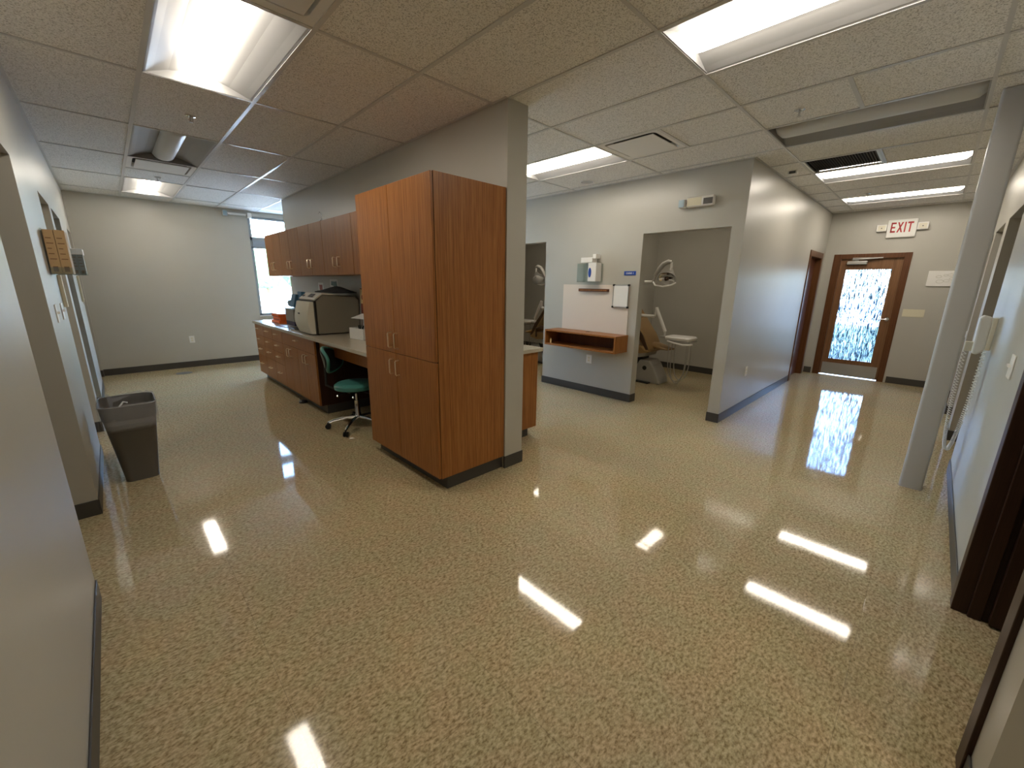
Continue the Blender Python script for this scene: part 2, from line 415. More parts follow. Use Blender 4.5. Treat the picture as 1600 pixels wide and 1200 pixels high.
# baseboards: (list of thin boxes)
def bb(name, boxes):
    mb = MB()
    for b in boxes: mb.box(*b)
    return struct(name, mb, M['base'], bevel=.002)
BH, BT = .105, .007
e_ = .0005
def bx(x, s, y0, y1): return (min(x, x+s*BT), max(x, x+s*BT), y0, y1, 0, BH)
def by(y, s, x0, x1): return (x0, x1, min(y, y+s*BT), max(y, y+s*BT), 0, BH)
bb('baseboard_left', [bx(XL+e_, 1, -3.4, 2.566), bx(XL+e_, 1, 3.583, 4.857), bx(XL+e_, 1, 5.673, 5.937), bx(XL+e_, 1, 6.9, 8.1), bx(XL+e_, 1, 8.98, YF-.01),
                      by(3.59-e_, -1, -2.7, XL), by(5.68-e_, -1, -2.7, XL), by(2.566+e_, 1, -2.7, XL), by(6.9-e_, -1, XL-LT, XL), by(8.98-e_, -1, XL-LT, XL)])
bb('baseboard_far', [by(YF-e_, -1, XL, XS)])
bb('baseboard_partition', [by(YP0-e_, -1, XP0-BT, XP1+BT), bx(XP1+e_, 1, YP0-BT, 2.60), bx(XP0-e_, -1, YP0-BT, YP0+.008)])
bb('baseboard_operatory', [bx(XS-e_, -1, YC-BT, OP1[0]+BT), bx(XS-e_, -1, OP1[1]-BT, OP2[0]+BT), bx(XS-e_, -1, OP2[1]-BT, YF-.01),
                           by(OP1[1]-e_, -1, XS, XS+.125), by(OP2[0]+e_, 1, XS, XS+.125), bx(7.42-e_, -1, YC+.122, 3.76), bx(7.42-e_, -1, 3.88, YF),
                           by(3.76-e_, -1, XS+.125, 7.42), by(3.88+e_, 1, XS+.125, 7.42)])
bb('baseboard_corridor', [by(YC-e_, -1, XS, 7.855)])
bb('baseboard_exit', [bx(XE-e_, -1, -.33, .355), bx(XE-e_, -1, 1.385, YC)])
bb('baseboard_right', [by(YR+e_, 1, 1.525, 1.69), by(YR+e_, 1, 2.79, 4.93), by(YR+e_, 1, 5.98, 6.30), by(YR+e_, 1, 7.27, 7.47), by(YR+e_, 1, 8.45, XE-.01),
                       bx(5.98-e_, -1, YR-RT, YR+BT), bx(7.27-e_, -1, YR-RT, YR+BT), bx(8.45-e_, -1, YR-RT, YR+BT), bx(6.10-e_, -1, -3.4, YR-RT), bx(7.33-e_, -1, -3.4, YR-RT)])

# ------------------------------------------------------------------ ceiling
GX0, GY0, GP = .3441, -.0047, .6096
gx = lambda k: GX0 + GP*k
gy = lambda j: GY0 + 2*GP*j
HALF = GP
# holes: (kx, y0, y1)
lit = [(0, gy(2)), (0, gy(6)), (3, gy(0)), (5, gy(2)), (9, gy(0)), (12, gy(0))]
unlit = [(0, gy(4)), (6, gy(0))]
diff = [(0, gy(2)-HALF), (0, gy(5)), (5, gy(2)-HALF)]
grille = [(8, gy(0)+HALF)]
hide = [(0, gy(-2)), (-4, gy(3)), (5, gy(5))]     # further lit lamps: operatories, one added behind the camera as fill, side rooms
holes = [(k, y, y+2*HALF) for k, y in lit+unlit+hide] + [(k, y, y+HALF) for k, y in diff+grille] + [(k, y, y+HALF) for k in (8, 9) for y in (gy(2), gy(4))]
mb = MB()
def cut(v, lo, hi): return max(lo, min(hi, v))
for k in range(-6, 16):
    x0, x1 = cut(gx(k), -2.9, XE), cut(gx(k+1), -2.9, XE)
    if x1-x0 < .01: continue
    for j in range(-3, 8):
        for h in (0, 1):
            y0, y1 = gy(j)+h*HALF, gy(j)+(h+1)*HALF
            if any(kk == k and a-.01 < y0 and y1 < b+.01 for kk, a, b in holes): continue
            y0, y1 = cut(y0, -3.4, YF), cut(y1, -3.4, YF)
            if y1-y0 < .01: continue
            mb.box(x0, x1, y0, y1, CH+.002, CH+.02)
struct('ceiling', mb, M['tile'])
mb = MB(); w = .0125
for k in range(-5, 15): mb.box(gx(k)-w, gx(k)+w, -3.4, YF, CH-.004, CH+.0015)
for j in range(-2, 8):
    y = gy(j)
    mb.box(-2.9, XE, y-w*.8, y+w*.8, CH-.0035, CH+.0018)
for (k, y) in ((0, gy(2)-HALF), (0, gy(5)+HALF), (5, gy(2)-HALF), (5, gy(0)+HALF), (8, gy(0)+HALF)):
    mb.box(gx(k)+w, gx(k+1)-w, y-w, y+w, CH-.0042, CH+.0012)
# wall angle
for (a, b, c, d) in ((XL, XL+.02, -3.4, YF), (XL, XE, YF-.02, YF), (XP0-.02, XP0, YP0, YP1), (XS-.02, XS, YC, YF), (XS, XE, YC-.02, YC), (XE-.02, XE, -3.4, YF), (0, XE, YR, YR+.02)):
    mb.box(a, b, c, d, CH-.003, CH+.001)
struct('trim_1', mb, M['tbar'])
struct('ceiling_roof', MB().box(-3.2, XE+.9, -3.8, YF+.9, 3.25, 3.6), M['white'])
mb = MB()
for (a, b, c, d) in ((-3.2, -2.9, -3.6, YF+.15), (XE, XE+.15, -3.6, YF+.15), (-3.2, XE+.15, -3.6, -3.4), (-3.2, XE+.15, YF, YF+.15)):
    mb.box(a, b, c, d, TOP-.01, 3.26)
mb.box(-3.05, -2.9, -3.6, YF+.15, 0, TOP); struct('wall_outer_parapet', mb, M['wall'])

# troffers -------------------------------------------------------------
def troffer(name, label, loc, on, group):
    t = thing(name, label, 'ceiling light', loc, 0, group)
    Wd, L = GP-.028, 2*GP-.028; o = .014; H = .085
    prof = [(0, -.001), (.014, .002), (.05, .018), (.13, .048), (.205, .066), (.205, .07), (Wd-.205, .07), (Wd-.205, .066), (Wd-.13, .048), (Wd-.05, .018), (Wd-.014, .002), (Wd, -.001)]
    m = MB(); n = len(prof)
    vs = [(o+x, o, z) for x, z in prof] + [(o+x, o+L, z) for x, z in prof]
    m.add(vs, [(i, i+1, n+i+1, n+i) for i in range(n-1)])
    for y in (o, o+L):
        m.add([(o+x, y, z) for x, z in prof], [tuple(range(n))])
    m.box(0, o+.004, 0, o*2+L, -.001, .004); m.box(o+Wd-.004, Wd+2*o, 0, o*2+L, -.001, .004)
    m.box(0, Wd+2*o, 0, o+.004, -.001, .004); m.box(0, Wd+2*o, o+L-.004, 2*o+L, -.001, .004)
    m.box(0, Wd+2*o, 0, L+2*o, .09, .12)
    link('reflector', m, M['pan'], t)
    # curved diffuser
    m = MB(); cx = o+Wd/2; hw = .092; N = 12; rings = []
    for (y, s_) in ((o+.004, .55), (o+.035, .93), (o+.07, 1.0), (o+L-.07, 1.0), (o+L-.035, .93), (o+L-.004, .55)):
        rings.append([(cx - hw*math.cos(PI*i/N), y, .067 - .072*math.sin(PI*i/N)*s_) for i in range(N+1)] + [(cx, y, .069)])
    m.loft(rings)
    link('diffuser', m, M['lens_on'] if on else M['lens_off'], t, smooth=True)
    return t
LL = {0: 'lit ceiling light nearest the camera above the left corridor', 1: 'small looking lit ceiling light at the far end of the left corridor', 2: 'large lit ceiling light at the top edge, right of the partition end',
      3: 'lit ceiling light beside the square air diffuser, just right of the partition', 4: 'lit ceiling light next to the dark ceiling grille in the exit corridor', 5: 'lit ceiling light closest to the exit sign'}
proto_on = troffer('ceiling_light', LL[0], (gx(0), gy(2), CH), True, 'ceiling lights')
for i, (k, y) in enumerate(lit[1:], 1): dup(proto_on, (gx(k), y, CH), None, LL[i])
hl = ['lit ceiling light behind the camera position', 'lit ceiling light in the side room off the left corridor', 'lit ceiling light behind the cabinet partition near the windows']
for (k, y), lb in zip(hide, hl): dup(proto_on, (gx(k), y, CH), None, lb)
for y, lb in ((gy(2), 'lit ceiling light inside the right hand treatment room'), (gy(4), 'lit ceiling light inside the left hand treatment room')):
    d_ = dup(proto_on, (gx(10), y, CH), PI/2, lb)
    for ch in d_.children:
        if ch.name.startswith('diffuser'):
            ch.data = ch.data.copy(); ch.data.materials[0] = M['lens_dim']
proto_off = troffer('ceiling_light', 'unlit ceiling light with a grey curved diffuser above the left corridor', (gx(0), gy(4), CH), False, 'ceiling lights')
dup(proto_off, (gx(6), gy(0), CH), None, 'long unlit ceiling light catching blue daylight in the exit corridor')

# square plaque diffusers
def plaque(loc, label):
    t = thing('air_diffuser', label, 'vent', loc, 0, 'square ceiling air diffusers')
    m = MB(); s = GP-.02; o = .01
    outer = rrect(s/2, s/2, .01, GP/2, GP/2, .0); inner = rrect(s/2-.045, s/2-.045, .045, GP/2, GP/2, .004); deep = rrect(s/2-.06, s/2-.06, .04, GP/2, GP/2, .05)
    m.loft([outer, inner, deep], caps=False); link('rim', m, M['white_metal'], t, smooth=True)
    m = MB(); m.box(.05, GP-.05, .05, GP-.05, .05, .054); link('throat', m, M['dark'], t)
    m = MB(); m.box(.078, GP-.078, .078, GP-.078, -.004, .003); link('face_plate', m, M['white_metal'], t, bevel=.003)
    return t
pd = plaque((gx(0), gy(5), CH), 'square ceiling air diffuser at the far end of the left corridor, before the last light')
dup(pd, (gx(5), gy(2)-HALF, CH), None, 'square ceiling air diffuser beside the lit light right of the partition')
dup(pd, (gx(0), gy(2)-HALF, CH), None, 'square ceiling air diffuser cut by the top edge, beyond the nearest corridor light')
t = thing('return_grille', 'dark square ceiling return grille in the exit corridor', 'vent', (gx(8), gy(0)+HALF, CH))
m = MB(); s = GP
m.box(0.012, s-.012, .012, .03, -.002, .006); m.box(.012, s-.012, s-.03, s-.012, -.002, .006); m.box(.012, .03, .012, s-.012, -.002, .006); m.box(s-.03, s-.012, .012, s-.012, -.002, .006)
link('rim', m, M['white_metal'], t)
m = MB()
for i in range(26): y = .034 + i*.0212; m.add([(.03, y, .0), (s-.03, y, .0), (s-.03, y+.014, .012), (.03, y+.014, .012)], [(0, 1, 2, 3)])
link('louvers', m, M['dark_slat'], t)
link('backing', MB().box(.02, s-.02, .02, s-.02, .03, .034), M['dark'], t)

# sprinklers and ceiling sensors
def sprinkler(loc, label):
    t = thing('sprinkler_head', label, 'sprinkler', loc, 0, 'ceiling sprinklers')
    link('escutcheon', MB().lathe((0, 0), [(.034, -.001), (.034, -.006), (.02, -.012)], 20), M['chrome'], t, smooth=True)
    m = MB(); m.cyl((0, 0), .007, -.04, -.01, 10); m.tube([(-.014, 0, -.012), (-.016, 0, -.03), (0, 0, -.043)], .0025, 6); m.tube([(.014, 0, -.012), (.016, 0, -.03), (0, 0, -.043)], .0025, 6)
    link('frame_arms', m, M['steel'], t)
    link('deflector', MB().cyl((0, 0), .015, -.047, -.044, 12), M['steel'], t)
    return t
sp = sprinkler((.667, 4.297, CH+.001), 'small chrome sprinkler head on the tile beyond the nearest corridor light')
dup(sp, (.657, 7.02, CH+.001), None, 'small sprinkler head between the far air diffuser and the far corridor light')
dup(sp, (3.741, .925, CH+.001), None, 'sprinkler head beside the long unlit light in the exit corridor')
dup(sp, (7.457, .889, CH+.001), None, 'sprinkler head between the last two lit lights near the exit')
t = thing('recessed_downlight', 'round unlit recessed downlight in the ceiling above the wall shelf', 'downlight', (4.45, 3.27, CH+.001))
link('trim_ring', MB().lathe((0, 0), [(.075, -.002), (.09, -.007), (.1, -.001)], 28, caps=False), M['white_metal'], t, smooth=True)
link('reflector_cone', MB().lathe((0, 0), [(.075, -.003), (.06, .0008)], 28, caps=True), M['chrome'], t, smooth=True)
t = thing('occupancy_sensor', 'small white box on the ceiling near the corner of the exit corridor', 'sensor', (5.55, 1.34, CH+.001))
link('housing', MB().box(-.03, .03, -.045, .045, -.035, 0), M['white'], t, bevel=.006)
link('lens', MB().box(-.031, -.022, -.03, .03, -.032, -.006), M['dark_slat'], t)

# ------------------------------------------------------------------ windows
m = MB()
fz = .05
m.box(WX0, WX0+.05, YF+.03, YF+.10, WZ0, WZ1); m.box(WX1-.05, WX1, YF+.03, YF+.10, WZ0, WZ1)
for z in (WZ0, WZ1-.04): m.box(WX0, WX1, YF+.03, YF+.10, z, z+.04)
m.box(WX0, WX1, YF+.03, YF+.10, 2.235, 2.30); m.box(WX0, WX1, YF+.03, YF+.10, 2.10, 2.13)
for x in (3.3,): m.box(x, x+.06, YF+.03, YF+.10, WZ0, WZ1)
struct('window_1', m, mat('window_frame_metal', (.30, .34, .37), .4))
wob = bpy.data.objects['window_1']
o = struct('window_glass', MB().box(WX0+.05, WX1-.05, YF+.062, YF+.066, WZ0+.04, 2.10), M['glass'], wob)
o = struct('window_glass_upper', MB().box(WX0+.05, WX1-.05, YF+.062, YF+.066, 2.30, WZ1-.04), M['glass'], wob)
struct('window_blind_headrail', MB().box(WX0+.05, WX1-.05, YF+.02, YF+.05, 2.13, 2.235), mat('blind_rail', (.28, .33, .40), .5), wob)
struct('window_sill', MB().box(WX0-.0, WX1, YF-.02, YF+.03, WZ0-.02, WZ0), M['white'], wob)

# ------------------------------------------------------------------ exit door
d = struct('door_1', MB().box(XE+.035, XE+.08, ED0+.0405, .5855, .012, EDH-.0355).box(XE+.035, XE+.08, 1.1725, ED1-.0405, .012, EDH-.0355)
           .box(XE+.035, XE+.08, .5855, 1.1725, .012, .295).box(XE+.035, XE+.08, .5855, 1.1725, 1.824, EDH-.0355), M['doorwood'])
m = MB(); m.box(XE-.012, XE+.15, ED0-.045, ED0+.04, 0, EDH+.04); m.box(XE-.012, XE+.15, ED1-.04, ED1+.06, 0, EDH+.04); m.box(XE-.011, XE+.149, ED0+.04, ED1-.04, EDH-.035, EDH+.039)
struct('door_frame', m, M['frame'], d, bevel=.003)
struct('door_glass', MB().box(XE+.052, XE+.06, .5855, 1.1725, .295, 1.824), M['rain'], d)
m = MB()
for (a, b, c, e) in ((.5755, .5895, .285, 1.834), (1.1685, 1.1825, .285, 1.834), (.5755, 1.1825, .285, .299), (.5755, 1.1825, 1.820, 1.834)): m.box(XE+.029, XE+.086, a, b, c, e)
struct('door_glazing_bead', m, M['doorwood'], d)
struct('door_kick_plate', MB().box(XE+.031, XE+.0345, ED0+.06, ED1-.06, .02, .225), M['steel'], d)
struct('door_threshold', MB().box(XE-.0, XE+.15, ED0+.04, ED1-.04, .0, .003), M['steel'], d)
m = MB(); m.tube([(XE+.034, .515, 1.03), (XE-.025, .515, 1.03)], .011); m.tube([(XE-.022, .515, 1.03), (XE-.026, .56, 1.028), (XE-.022, .63, 1.026)], .009)
m.xf(Matrix.Identity(4)); m.tube([(XE+.034, .515, 1.03), (XE+.022, .515, 1.03)], .03, 20)
struct('door_handle', m, M['chrome'], d, smooth=True)
m = MB(); m.box(XE-.03, XE+.034, .905, 1.165, 1.90, 1.955); struct('door_closer', m, M['steel'], d, bevel=.006)
m = MB(); m.tube([(XE-.015, 1.02, 1.957), (XE-.05, 1.10, 1.972), (XE-.02, .78, 1.995)], .008, 8); m.box(XE-.03, XE-.013, .72, 1.10, 1.992, 2.008)
struct('door_closer_arm', m, M['steel'], d)
# wood door frame at the end of the corridor wall, door set back
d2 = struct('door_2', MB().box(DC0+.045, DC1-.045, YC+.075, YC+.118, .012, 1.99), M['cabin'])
m = MB(); m.box(DC0-.05, DC0+.04, YC-.014, YC+.13, 0, 2.085); m.box(DC1-.04, DC1+.05, YC-.014, YC+.13, 0, 2.085); m.box(DC0+.04, DC1-.04, YC-.013, YC+.129, 1.995, 2.084)
struct('door_frame', m, M['frame'], d2, bevel=.003)
m = MB(); m.tube([(DC0+.12, YC+.075, 1.0), (DC0+.12, YC+.03, 1.0), (DC0+.22, YC+.03, 1.0)], .009); struct('door_handle', m, M['chrome'], d2, smooth=True)
# dark doorway in the near right wall
d3 = struct('door_3', MB().box(2.655, 2.695, YR-RT-.86, YR-RT+.02, .012, 2.03), M['darkframe'])
m = MB()
for (a, b) in ((2.695, 2.78), (1.69, 1.775)):
    m.box(a, b, YR-RT-.012, YR+.014, 0, 2.12)
m.box(2.680, 2.70, YR-.085, YR-.04, 0, 2.06)
m.box(1.775, 2.695, YR-RT-.011, YR+.013, 2.045, 2.119)
struct('door_frame', m, M['darkframe'], d3, bevel=.003)

# ------------------------------------------------------------------ column
m = MB(); rings = [rrect(.066, .066, .018, 4.305, -.118, z) for z in (0, CH-.003)]; m.loft(rings)
struct('wall_column', m, M['column'], smooth=True)

# ------------------------------------------------------------------ cabinet helpers
def pull(mb, x, y, z, length=.1, vertical=True, r=.0055, out=.032):
    """bow handle on a face looking to -X at plane x"""
    h = length/2
    if vertical: pts = [(x, y, z-h), (x-out*.8, y, z-h), (x-out, y, z-h+.008), (x-out, y, z+h-.008), (x-out*.8, y, z+h), (x, y, z+h)]
    else: pts = [(x, y-h, z), (x-out*.8, y-h, z), (x-out, y-h+.008, z), (x-out, y+h-.008, z), (x-out*.8, y+h, z), (x, y+h, z)]
    mb.tube(pts, r, 8)
XC = 1.522
G = .0024
# tall cabinet
t = thing('tall_cabinet', 'tall teak laminate cabinet with four doors beside the end of the partition', 'cabinet', (0, 0, 0))
Y0, Y1 = 2.298, 3.378; ZT = 2.18; ZM = .975
XB = XC+.019
link('body', MB().box(XB+.001, XP0-.001, Y0, Y1, .105, ZT), M['cab'], t)
link('toe_kick', MB().box(1.60, XP0-.001, Y0+.02, Y1, 0, .1045), M['base'], t)
link('front_reveal', MB().box(XB+.0002, XB+.0008, Y0+.001, Y1-.001, .108, ZT-.001), M['gap'], t)
YM = (Y0+Y1)/2+.018
for (a, b, z0, z1, hy, hz) in ((Y0+.002, YM, ZM, ZT, YM-.045, ZM+.10), (YM, Y1-.002, ZM, ZT, YM+.05, ZM+.10), (Y0+.002, YM, .107, ZM, YM-.045, ZM-.11), (YM, Y1-.002, .107, ZM, YM+.05, ZM-.11)):
    dr = link('door', MB().box(XC, XB, a+G, b-G, z0+G, z1-G), M['cab'], t, bevel=.0012)
    m = MB(); pull(m, XC, hy, hz, .115); link('handle', m, M['brass'], dr, smooth=True)

# base cabinets under the counter ------------------------------------------------
XBF = 1.545; XBB = XBF+.018
def base_unit(label, y0, y1, layout, handles=True):
    t = thing('base_cabinet', label, 'cabinet', (0, 0, 0), 0, 'base cabinets under the counter')
    link('body', MB().box(XBB+.001, XP0-.001, y0, y1, .105, .869), M['cab'], t)
    link('toe_kick', MB().box(1.625, XP0-.001, y0+.001, y1-.001, 0, .1045), M['base'], t)
    link('front_reveal', MB().box(XBB+.0002, XBB+.0008, y0+.0005, y1-.0005, .108, .866), M['gap'], t)
    if y0 < 5: link('side_panel', MB().box(XBB+.001, XP0-.001, y0-.0015, y0-.0002, .106, .868), M['darkframe'], t)  # end face darkened to stand for the shade of the knee space
    for kind, a, b, z0, z1, hy in layout:
        dr = link(kind, MB().box(XBF, XBB, a+G, b-G, z0+G, z1-G), M['cab'], t, bevel=.0012)
        m = MB()
        if kind == 'drawer': pull(m, XBF, (a+b)/2, (z0+z1)/2+.02, .1, False)
        else: pull(m, XBF, hy, z1-.09, .1, True)
        link('handle', m, M['brass'], dr, smooth=True)
    return t
zr = [.107, .40, .558, .706, .867]
def four(y0, y1): return [('drawer', y0, y1, zr[i], zr[i+1], 0) for i in range(4)]
base_unit('drawer cabinet at the window end of the counter', 6.87, 7.33, four(6.87, 7.33))
base_unit('drawer cabinet second from the window end of the counter', 6.41, 6.868, four(6.41, 6.868))
base_unit('narrow drawer cabinet beside the counter doors, third from the window', 5.95, 6.408, four(5.95, 6.408))
base_unit('wide counter cabinet with one long drawer over four doors next to the knee space', 4.745, 5.948,
          [('drawer', 4.745, 5.948, zr[3], zr[4], 0), ('door', 4.745, 5.055, zr[0], zr[3], 5.01), ('door', 5.055, 5.36, zr[0], zr[3], 5.10),
           ('door', 5.36, 5.655, zr[0], zr[3], 5.61), ('door', 5.655, 5.948, zr[0], zr[3], 5.70)])
t = thing('desk_apron', 'teak laminate apron rail under the counter above the knee space', 'desk rail', (0, 0, 0))
link('rail', MB().box(1.60, 1.62, 3.38, 4.743, .735, .869), M['cab'], t)
tag(link('modesty_panel', MB().box(2.135, 2.158, 3.39, 4.735, .0, .868), M['black']), 'black panel closing the back of the knee space under the counter', 'panel')  # black sheet put in for the shade under the counter
m = MB(); m.box(XC, XP0-.001, 3.381, 7.345, .871, .909)
tag(link('countertop', m, M['counter'], bevel=.003), 'long beige speckled countertop along the partition wall', 'countertop')
# upper cabinets ---------------------------------------------------------------
XU = 1.845; XUB = XU+.018
def upper(label, y0, y1, doors):
    t = thing('wall_cabinet', label, 'cabinet', (0, 0, 0), 0, 'wall cabinets above the counter')
    link('body', MB().box(XUB+.001, XP0-.001, y0, y1, 1.582, 2.18), M['cab'], t)
    link('front_reveal', MB().box(XUB+.0002, XUB+.0008, y0+.0005, y1-.0005, 1.585, 2.177), M['gap'], t)
    for a, b, hy in doors:
        dr = link('door', MB().box(XU, XUB, a+G, b-G, 1.584, 2.178), M['cab'], t, bevel=.0012)
        if hy:
            m = MB(); pull(m, XU, hy, 1.72, .1, True); link('handle', m, M['brass'], dr, smooth=True)
    return t
upper('wall cabinet pair at the window end of the upper row', 6.64, 7.385, [(6.64, 7.01, 6.95), (7.01, 7.385, 7.08)])
upper('wall cabinet pair second from the window in the upper row', 5.852, 6.638, [(5.852, 6.245, 6.19), (6.245, 6.638, 6.31)])
upper('wall cabinet pair in the middle of the upper row, hook at its top corner', 5.042, 5.85, [(5.042, 5.446, 5.39), (5.446, 5.85, 5.51)])
upper('wall cabinet pair with bright wire handles, second from the tall cabinet', 4.232, 5.04, [(4.232, 4.636, 4.58), (4.636, 5.04, 4.70)])
upper('wall cabinet half hidden behind the tall cabinet', 3.381, 4.23, [(3.81, 4.23, None), (3.381, 3.81, None)])
m = MB(); m.tube([(XU+.02, 5.03, 2.181), (XU+.02, 5.03, 2.25), (XU+.0, 5.045, 2.275), (XU-.012, 5.03, 2.25)], .005, 8); m.box(XU+.005, XU+.04, 5.01, 5.05, 2.181, 2.188)
tag(link('metal_hook', m, M['chrome'], smooth=False), 'small chrome hook standing on top of the wall cabinets', 'hook')

# ------------------------------------------------------------------ counter objects
t = thing('autoclave', 'large cream tabletop steriliser with a rounded front door on the counter', 'steriliser', (1.60, 4.86, .9095))
# local: x 0..0.52 depth, y 0..0.50 width
pr = [(.045, .01), (.52, .01), (.55, .36), (.50, .40), (.10, .445), (.045, .42)]
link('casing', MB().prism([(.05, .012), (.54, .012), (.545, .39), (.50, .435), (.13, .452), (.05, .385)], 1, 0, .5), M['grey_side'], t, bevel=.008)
link('top_cover', MB().prism([(.035, .388), (.125, .455), (.50, .438), (.50, .446), (.12, .470), (.03, .405)], 1, -.003, .503), M['offwhite'], t, bevel=.004)
m = MB(); N = 10; rings = []
for i in range(N+1):
    z = .012 + .362*i/N; bulge = .055*math.sin(PI*(i/N)**.85)
    rings.append([(.032, .03, z), (-.005-bulge*.65, .045, z), (-.018-bulge, .14, z), (-.018-bulge, .40, z), (-.005-bulge*.65, .485, z), (.032, .495, z)])
m.loft(rings); dd = link('front_door', m, M['offwhite'], t, smooth=True)
link('badge', MB().box(-.078, -.072, .20, .245, .235, .25), M['black'], dd)
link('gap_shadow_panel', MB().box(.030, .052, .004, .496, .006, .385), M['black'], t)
m = MB(); m.quad((.052, .10, .424), (.052, .24, .424), (.095, .24, .455), (.095, .10, .455)); m.v = [(x-.006, y, z+.006) for x, y, z in m.v]
link('display', m, M['dark_slat'], t, solid=.004)
m = MB(); m.quad((.05, .36, .424), (.05, .43, .424), (.07, .43, .438), (.07, .36, .438)); m.v = [(x-.006, y, z+.006) for x, y, z in m.v]
link('name_label', m, M['dark_slat'], t, solid=.003)
for (a, b) in ((.06, .03), (.06, .46), (.5, .03), (.5, .46)): link('foot', MB().cyl((a, b), .014, 0, .012, 12), M['black'], t)
# black cloth
m = MB(); nx, ny = 12, 18
vs = []
for i in range(nx+1):
    for j in range(ny+1):
        u, v = i/nx, j/ny; e = max(0, math.sin(PI*u)*math.sin(PI*v))**.5
        hgt = e*(.03+.028*math.exp(-((v-.45)/.28)**2)) + .008*math.sin(9*u+5*v)*e
        vs.append((1.84+.26*u, 4.80+.62*v, 1.386 + max(0, hgt)))
fs = [(i*(ny+1)+j, i*(ny+1)+j+1, (i+1)*(ny+1)+j+1, (i+1)*(ny+1)+j) for i in range(nx) for j in range(ny)]
m.add(vs, fs)
tag(link('folded_cloth', m, M['blackcloth'], smooth=True, solid=.012), 'crumpled black cloth lying on top of the cream steriliser', 'cloth')
# white open box near the tall cabinet
t = thing('open_box', 'white open cardboard box of dark items on the counter beside the tall cabinet', 'box', (1.915, 4.28, .9095), .15)
m = MB(); hx, hy, H = .085, .13, .118
for b in ((-hx, hx, -hy, -hy+.004, 0, H), (-hx, hx, hy-.004, hy, 0, H), (-hx, -hx+.004, -hy, hy, 0, H), (hx-.004, hx, -hy, hy, 0, H), (-hx, hx, -hy, hy, 0, .004)): m.box(*b)
link('carton', m, M['paper'], t)
m = MB(); m.box(-hx+.01, hx-.01, -hy+.01, hy-.01, .01, .08)
for i in range(9):
    a = random.uniform(-.06, .06); b = random.uniform(-.1, .08); m.tube([(a, b, .07), (a+random.uniform(-.02, .02), b+random.uniform(-.02, .02), .13+random.random()*.03)], .008, 6)
link('contents', m, M['black'], t)
m = MB(); m.quad((hx, -hy, H), (hx, hy, H), (hx, hy, H+.14), (hx, -hy, H+.14)); m.quad((hx, -hy, H+.14), (hx, hy, H+.14), (-hx+.03, hy, H+.10), (-hx+.03, -hy, H+.10))
link('flap', m, M['paper'], t, solid=.003)
t = thing('upright_carton', 'dark red carton with a yellow label standing behind the white open box', 'box', (2.105, 4.53, .9095), 0)
link('carton', MB().box(-.045, .045, -.09, .09, 0, .53), M['redbrown'], t, bevel=.003)
m = MB(); m.box(-.047, -.045, -.05, .085, .36, .52); link('label', m, M['yellow'], t)
m = MB(); m.cyl((0, 0), .028, 0, .001, 16); m.xf(Matrix.Translation((-.0475, .03, .43)) @ Matrix.Rotation(-PI/2, 4, 'Y')); link('picture', m, M['redbrown'], t)
# water / small device with blue items
t = thing('countertop_cleaner', 'grey box shaped device with a navy base on the counter behind the steriliser', 'device', (1.74, 6.02, .9095))
link('casing', MB().box(0, .30, 0, .36, .06, .225), M['grey_side'], t, bevel=.008)
link('navy_base', MB().box(.002, .298, .002, .358, .006, .06), M['navy'], t)
link('lid', MB().box(-.01, .31, -.01, .37, .225, .237), M['paleblue'], t, bevel=.004)
link('tray_foot', MB().box(-.12, .3, -.02, .3, 0, .006), M['steel'], t)
t = thing('wrapped_pack', 'blue plastic wrapped packs leaning on top of the grey device', 'supplies', (1.785, 6.14, 1.163))
m = MB(); m.box(0, .04, 0, .17, 0, .18); m.xf(Matrix.Rotation(.25, 4, 'Y')); link('pack', m, M['skyblue'], t, bevel=.004)
m = MB(); m.box(.08, .13, -.04, .12, 0, .22); m.xf(Matrix.Rotation(.12, 4, 'Y')); link('pack', m, M['skyblue'], t, bevel=.006)
m = MB(); m.box(.0, .1, .17, .26, 0, .09); link('bag', m, M['paleblue'], t, bevel=.02)
m = MB(); m.tube([(.03, .2, .02), (-.02, .33, .09)], .006, 6); link('handle', m, M['skyblue'], t)
# orange boxes
for i, (dx, dy, w_) in enumerate(((0, 0, .40), (.02, .02, .34), (.01, .05, .33))):
    lb = ['orange carton at the bottom of the stack beside the window', 'orange carton in the middle of the stack beside the window', 'orange carton on top of the stack beside the window'][i]
    t = thing('orange_carton', lb, 'box', (1.68+dx, 6.50+dy, .9095+i*.046), 0, 'orange cartons on the counter')
    link('box_body', MB().box(0, .20, 0, w_, 0, .045), M['orange'], t, bevel=.002)
    link('end_label', MB().box(-.0012, 0, .02, w_-.02, .004, .013), M['redbrown'], t)
t = thing('tablet', 'thin black tablet lying on the counter in front of the steriliser', 'tablet', (1.62, 5.62, .9095))
link('slab', MB().box(0, .15, 0, .24, 0, .009), M['black'], t, bevel=.003)
# posters
t = thing('wall_notice', 'small white notice with a red square on the wall under the upper cabinets', 'notice', (XP0-.001, 6.09, 1.43))
link('sheet', MB().box(-.002, 0, -.10, .10, -.065, .065), M['paper'], t); link('print', MB().box(-.003, -.002, -.055, .055, -.038, .035), M['poster_r'], t)
t = thing('wall_notice', 'white notice with a dark teal picture on the wall behind the steriliser', 'notice', (XP0-.001, 5.61, 1.465))
link('sheet', MB().box(-.002, 0, -.135, .135, -.075, .075), M['paper'], t)
m = MB(); m.prism([(-.10, -.02), (-.02, -.045), (.02, -.01), (.10, .0), (.085, .05), (-.02, .045), (-.09, .05)], 0, -.003, -.002); link('print', m, M['poster_g'], t)

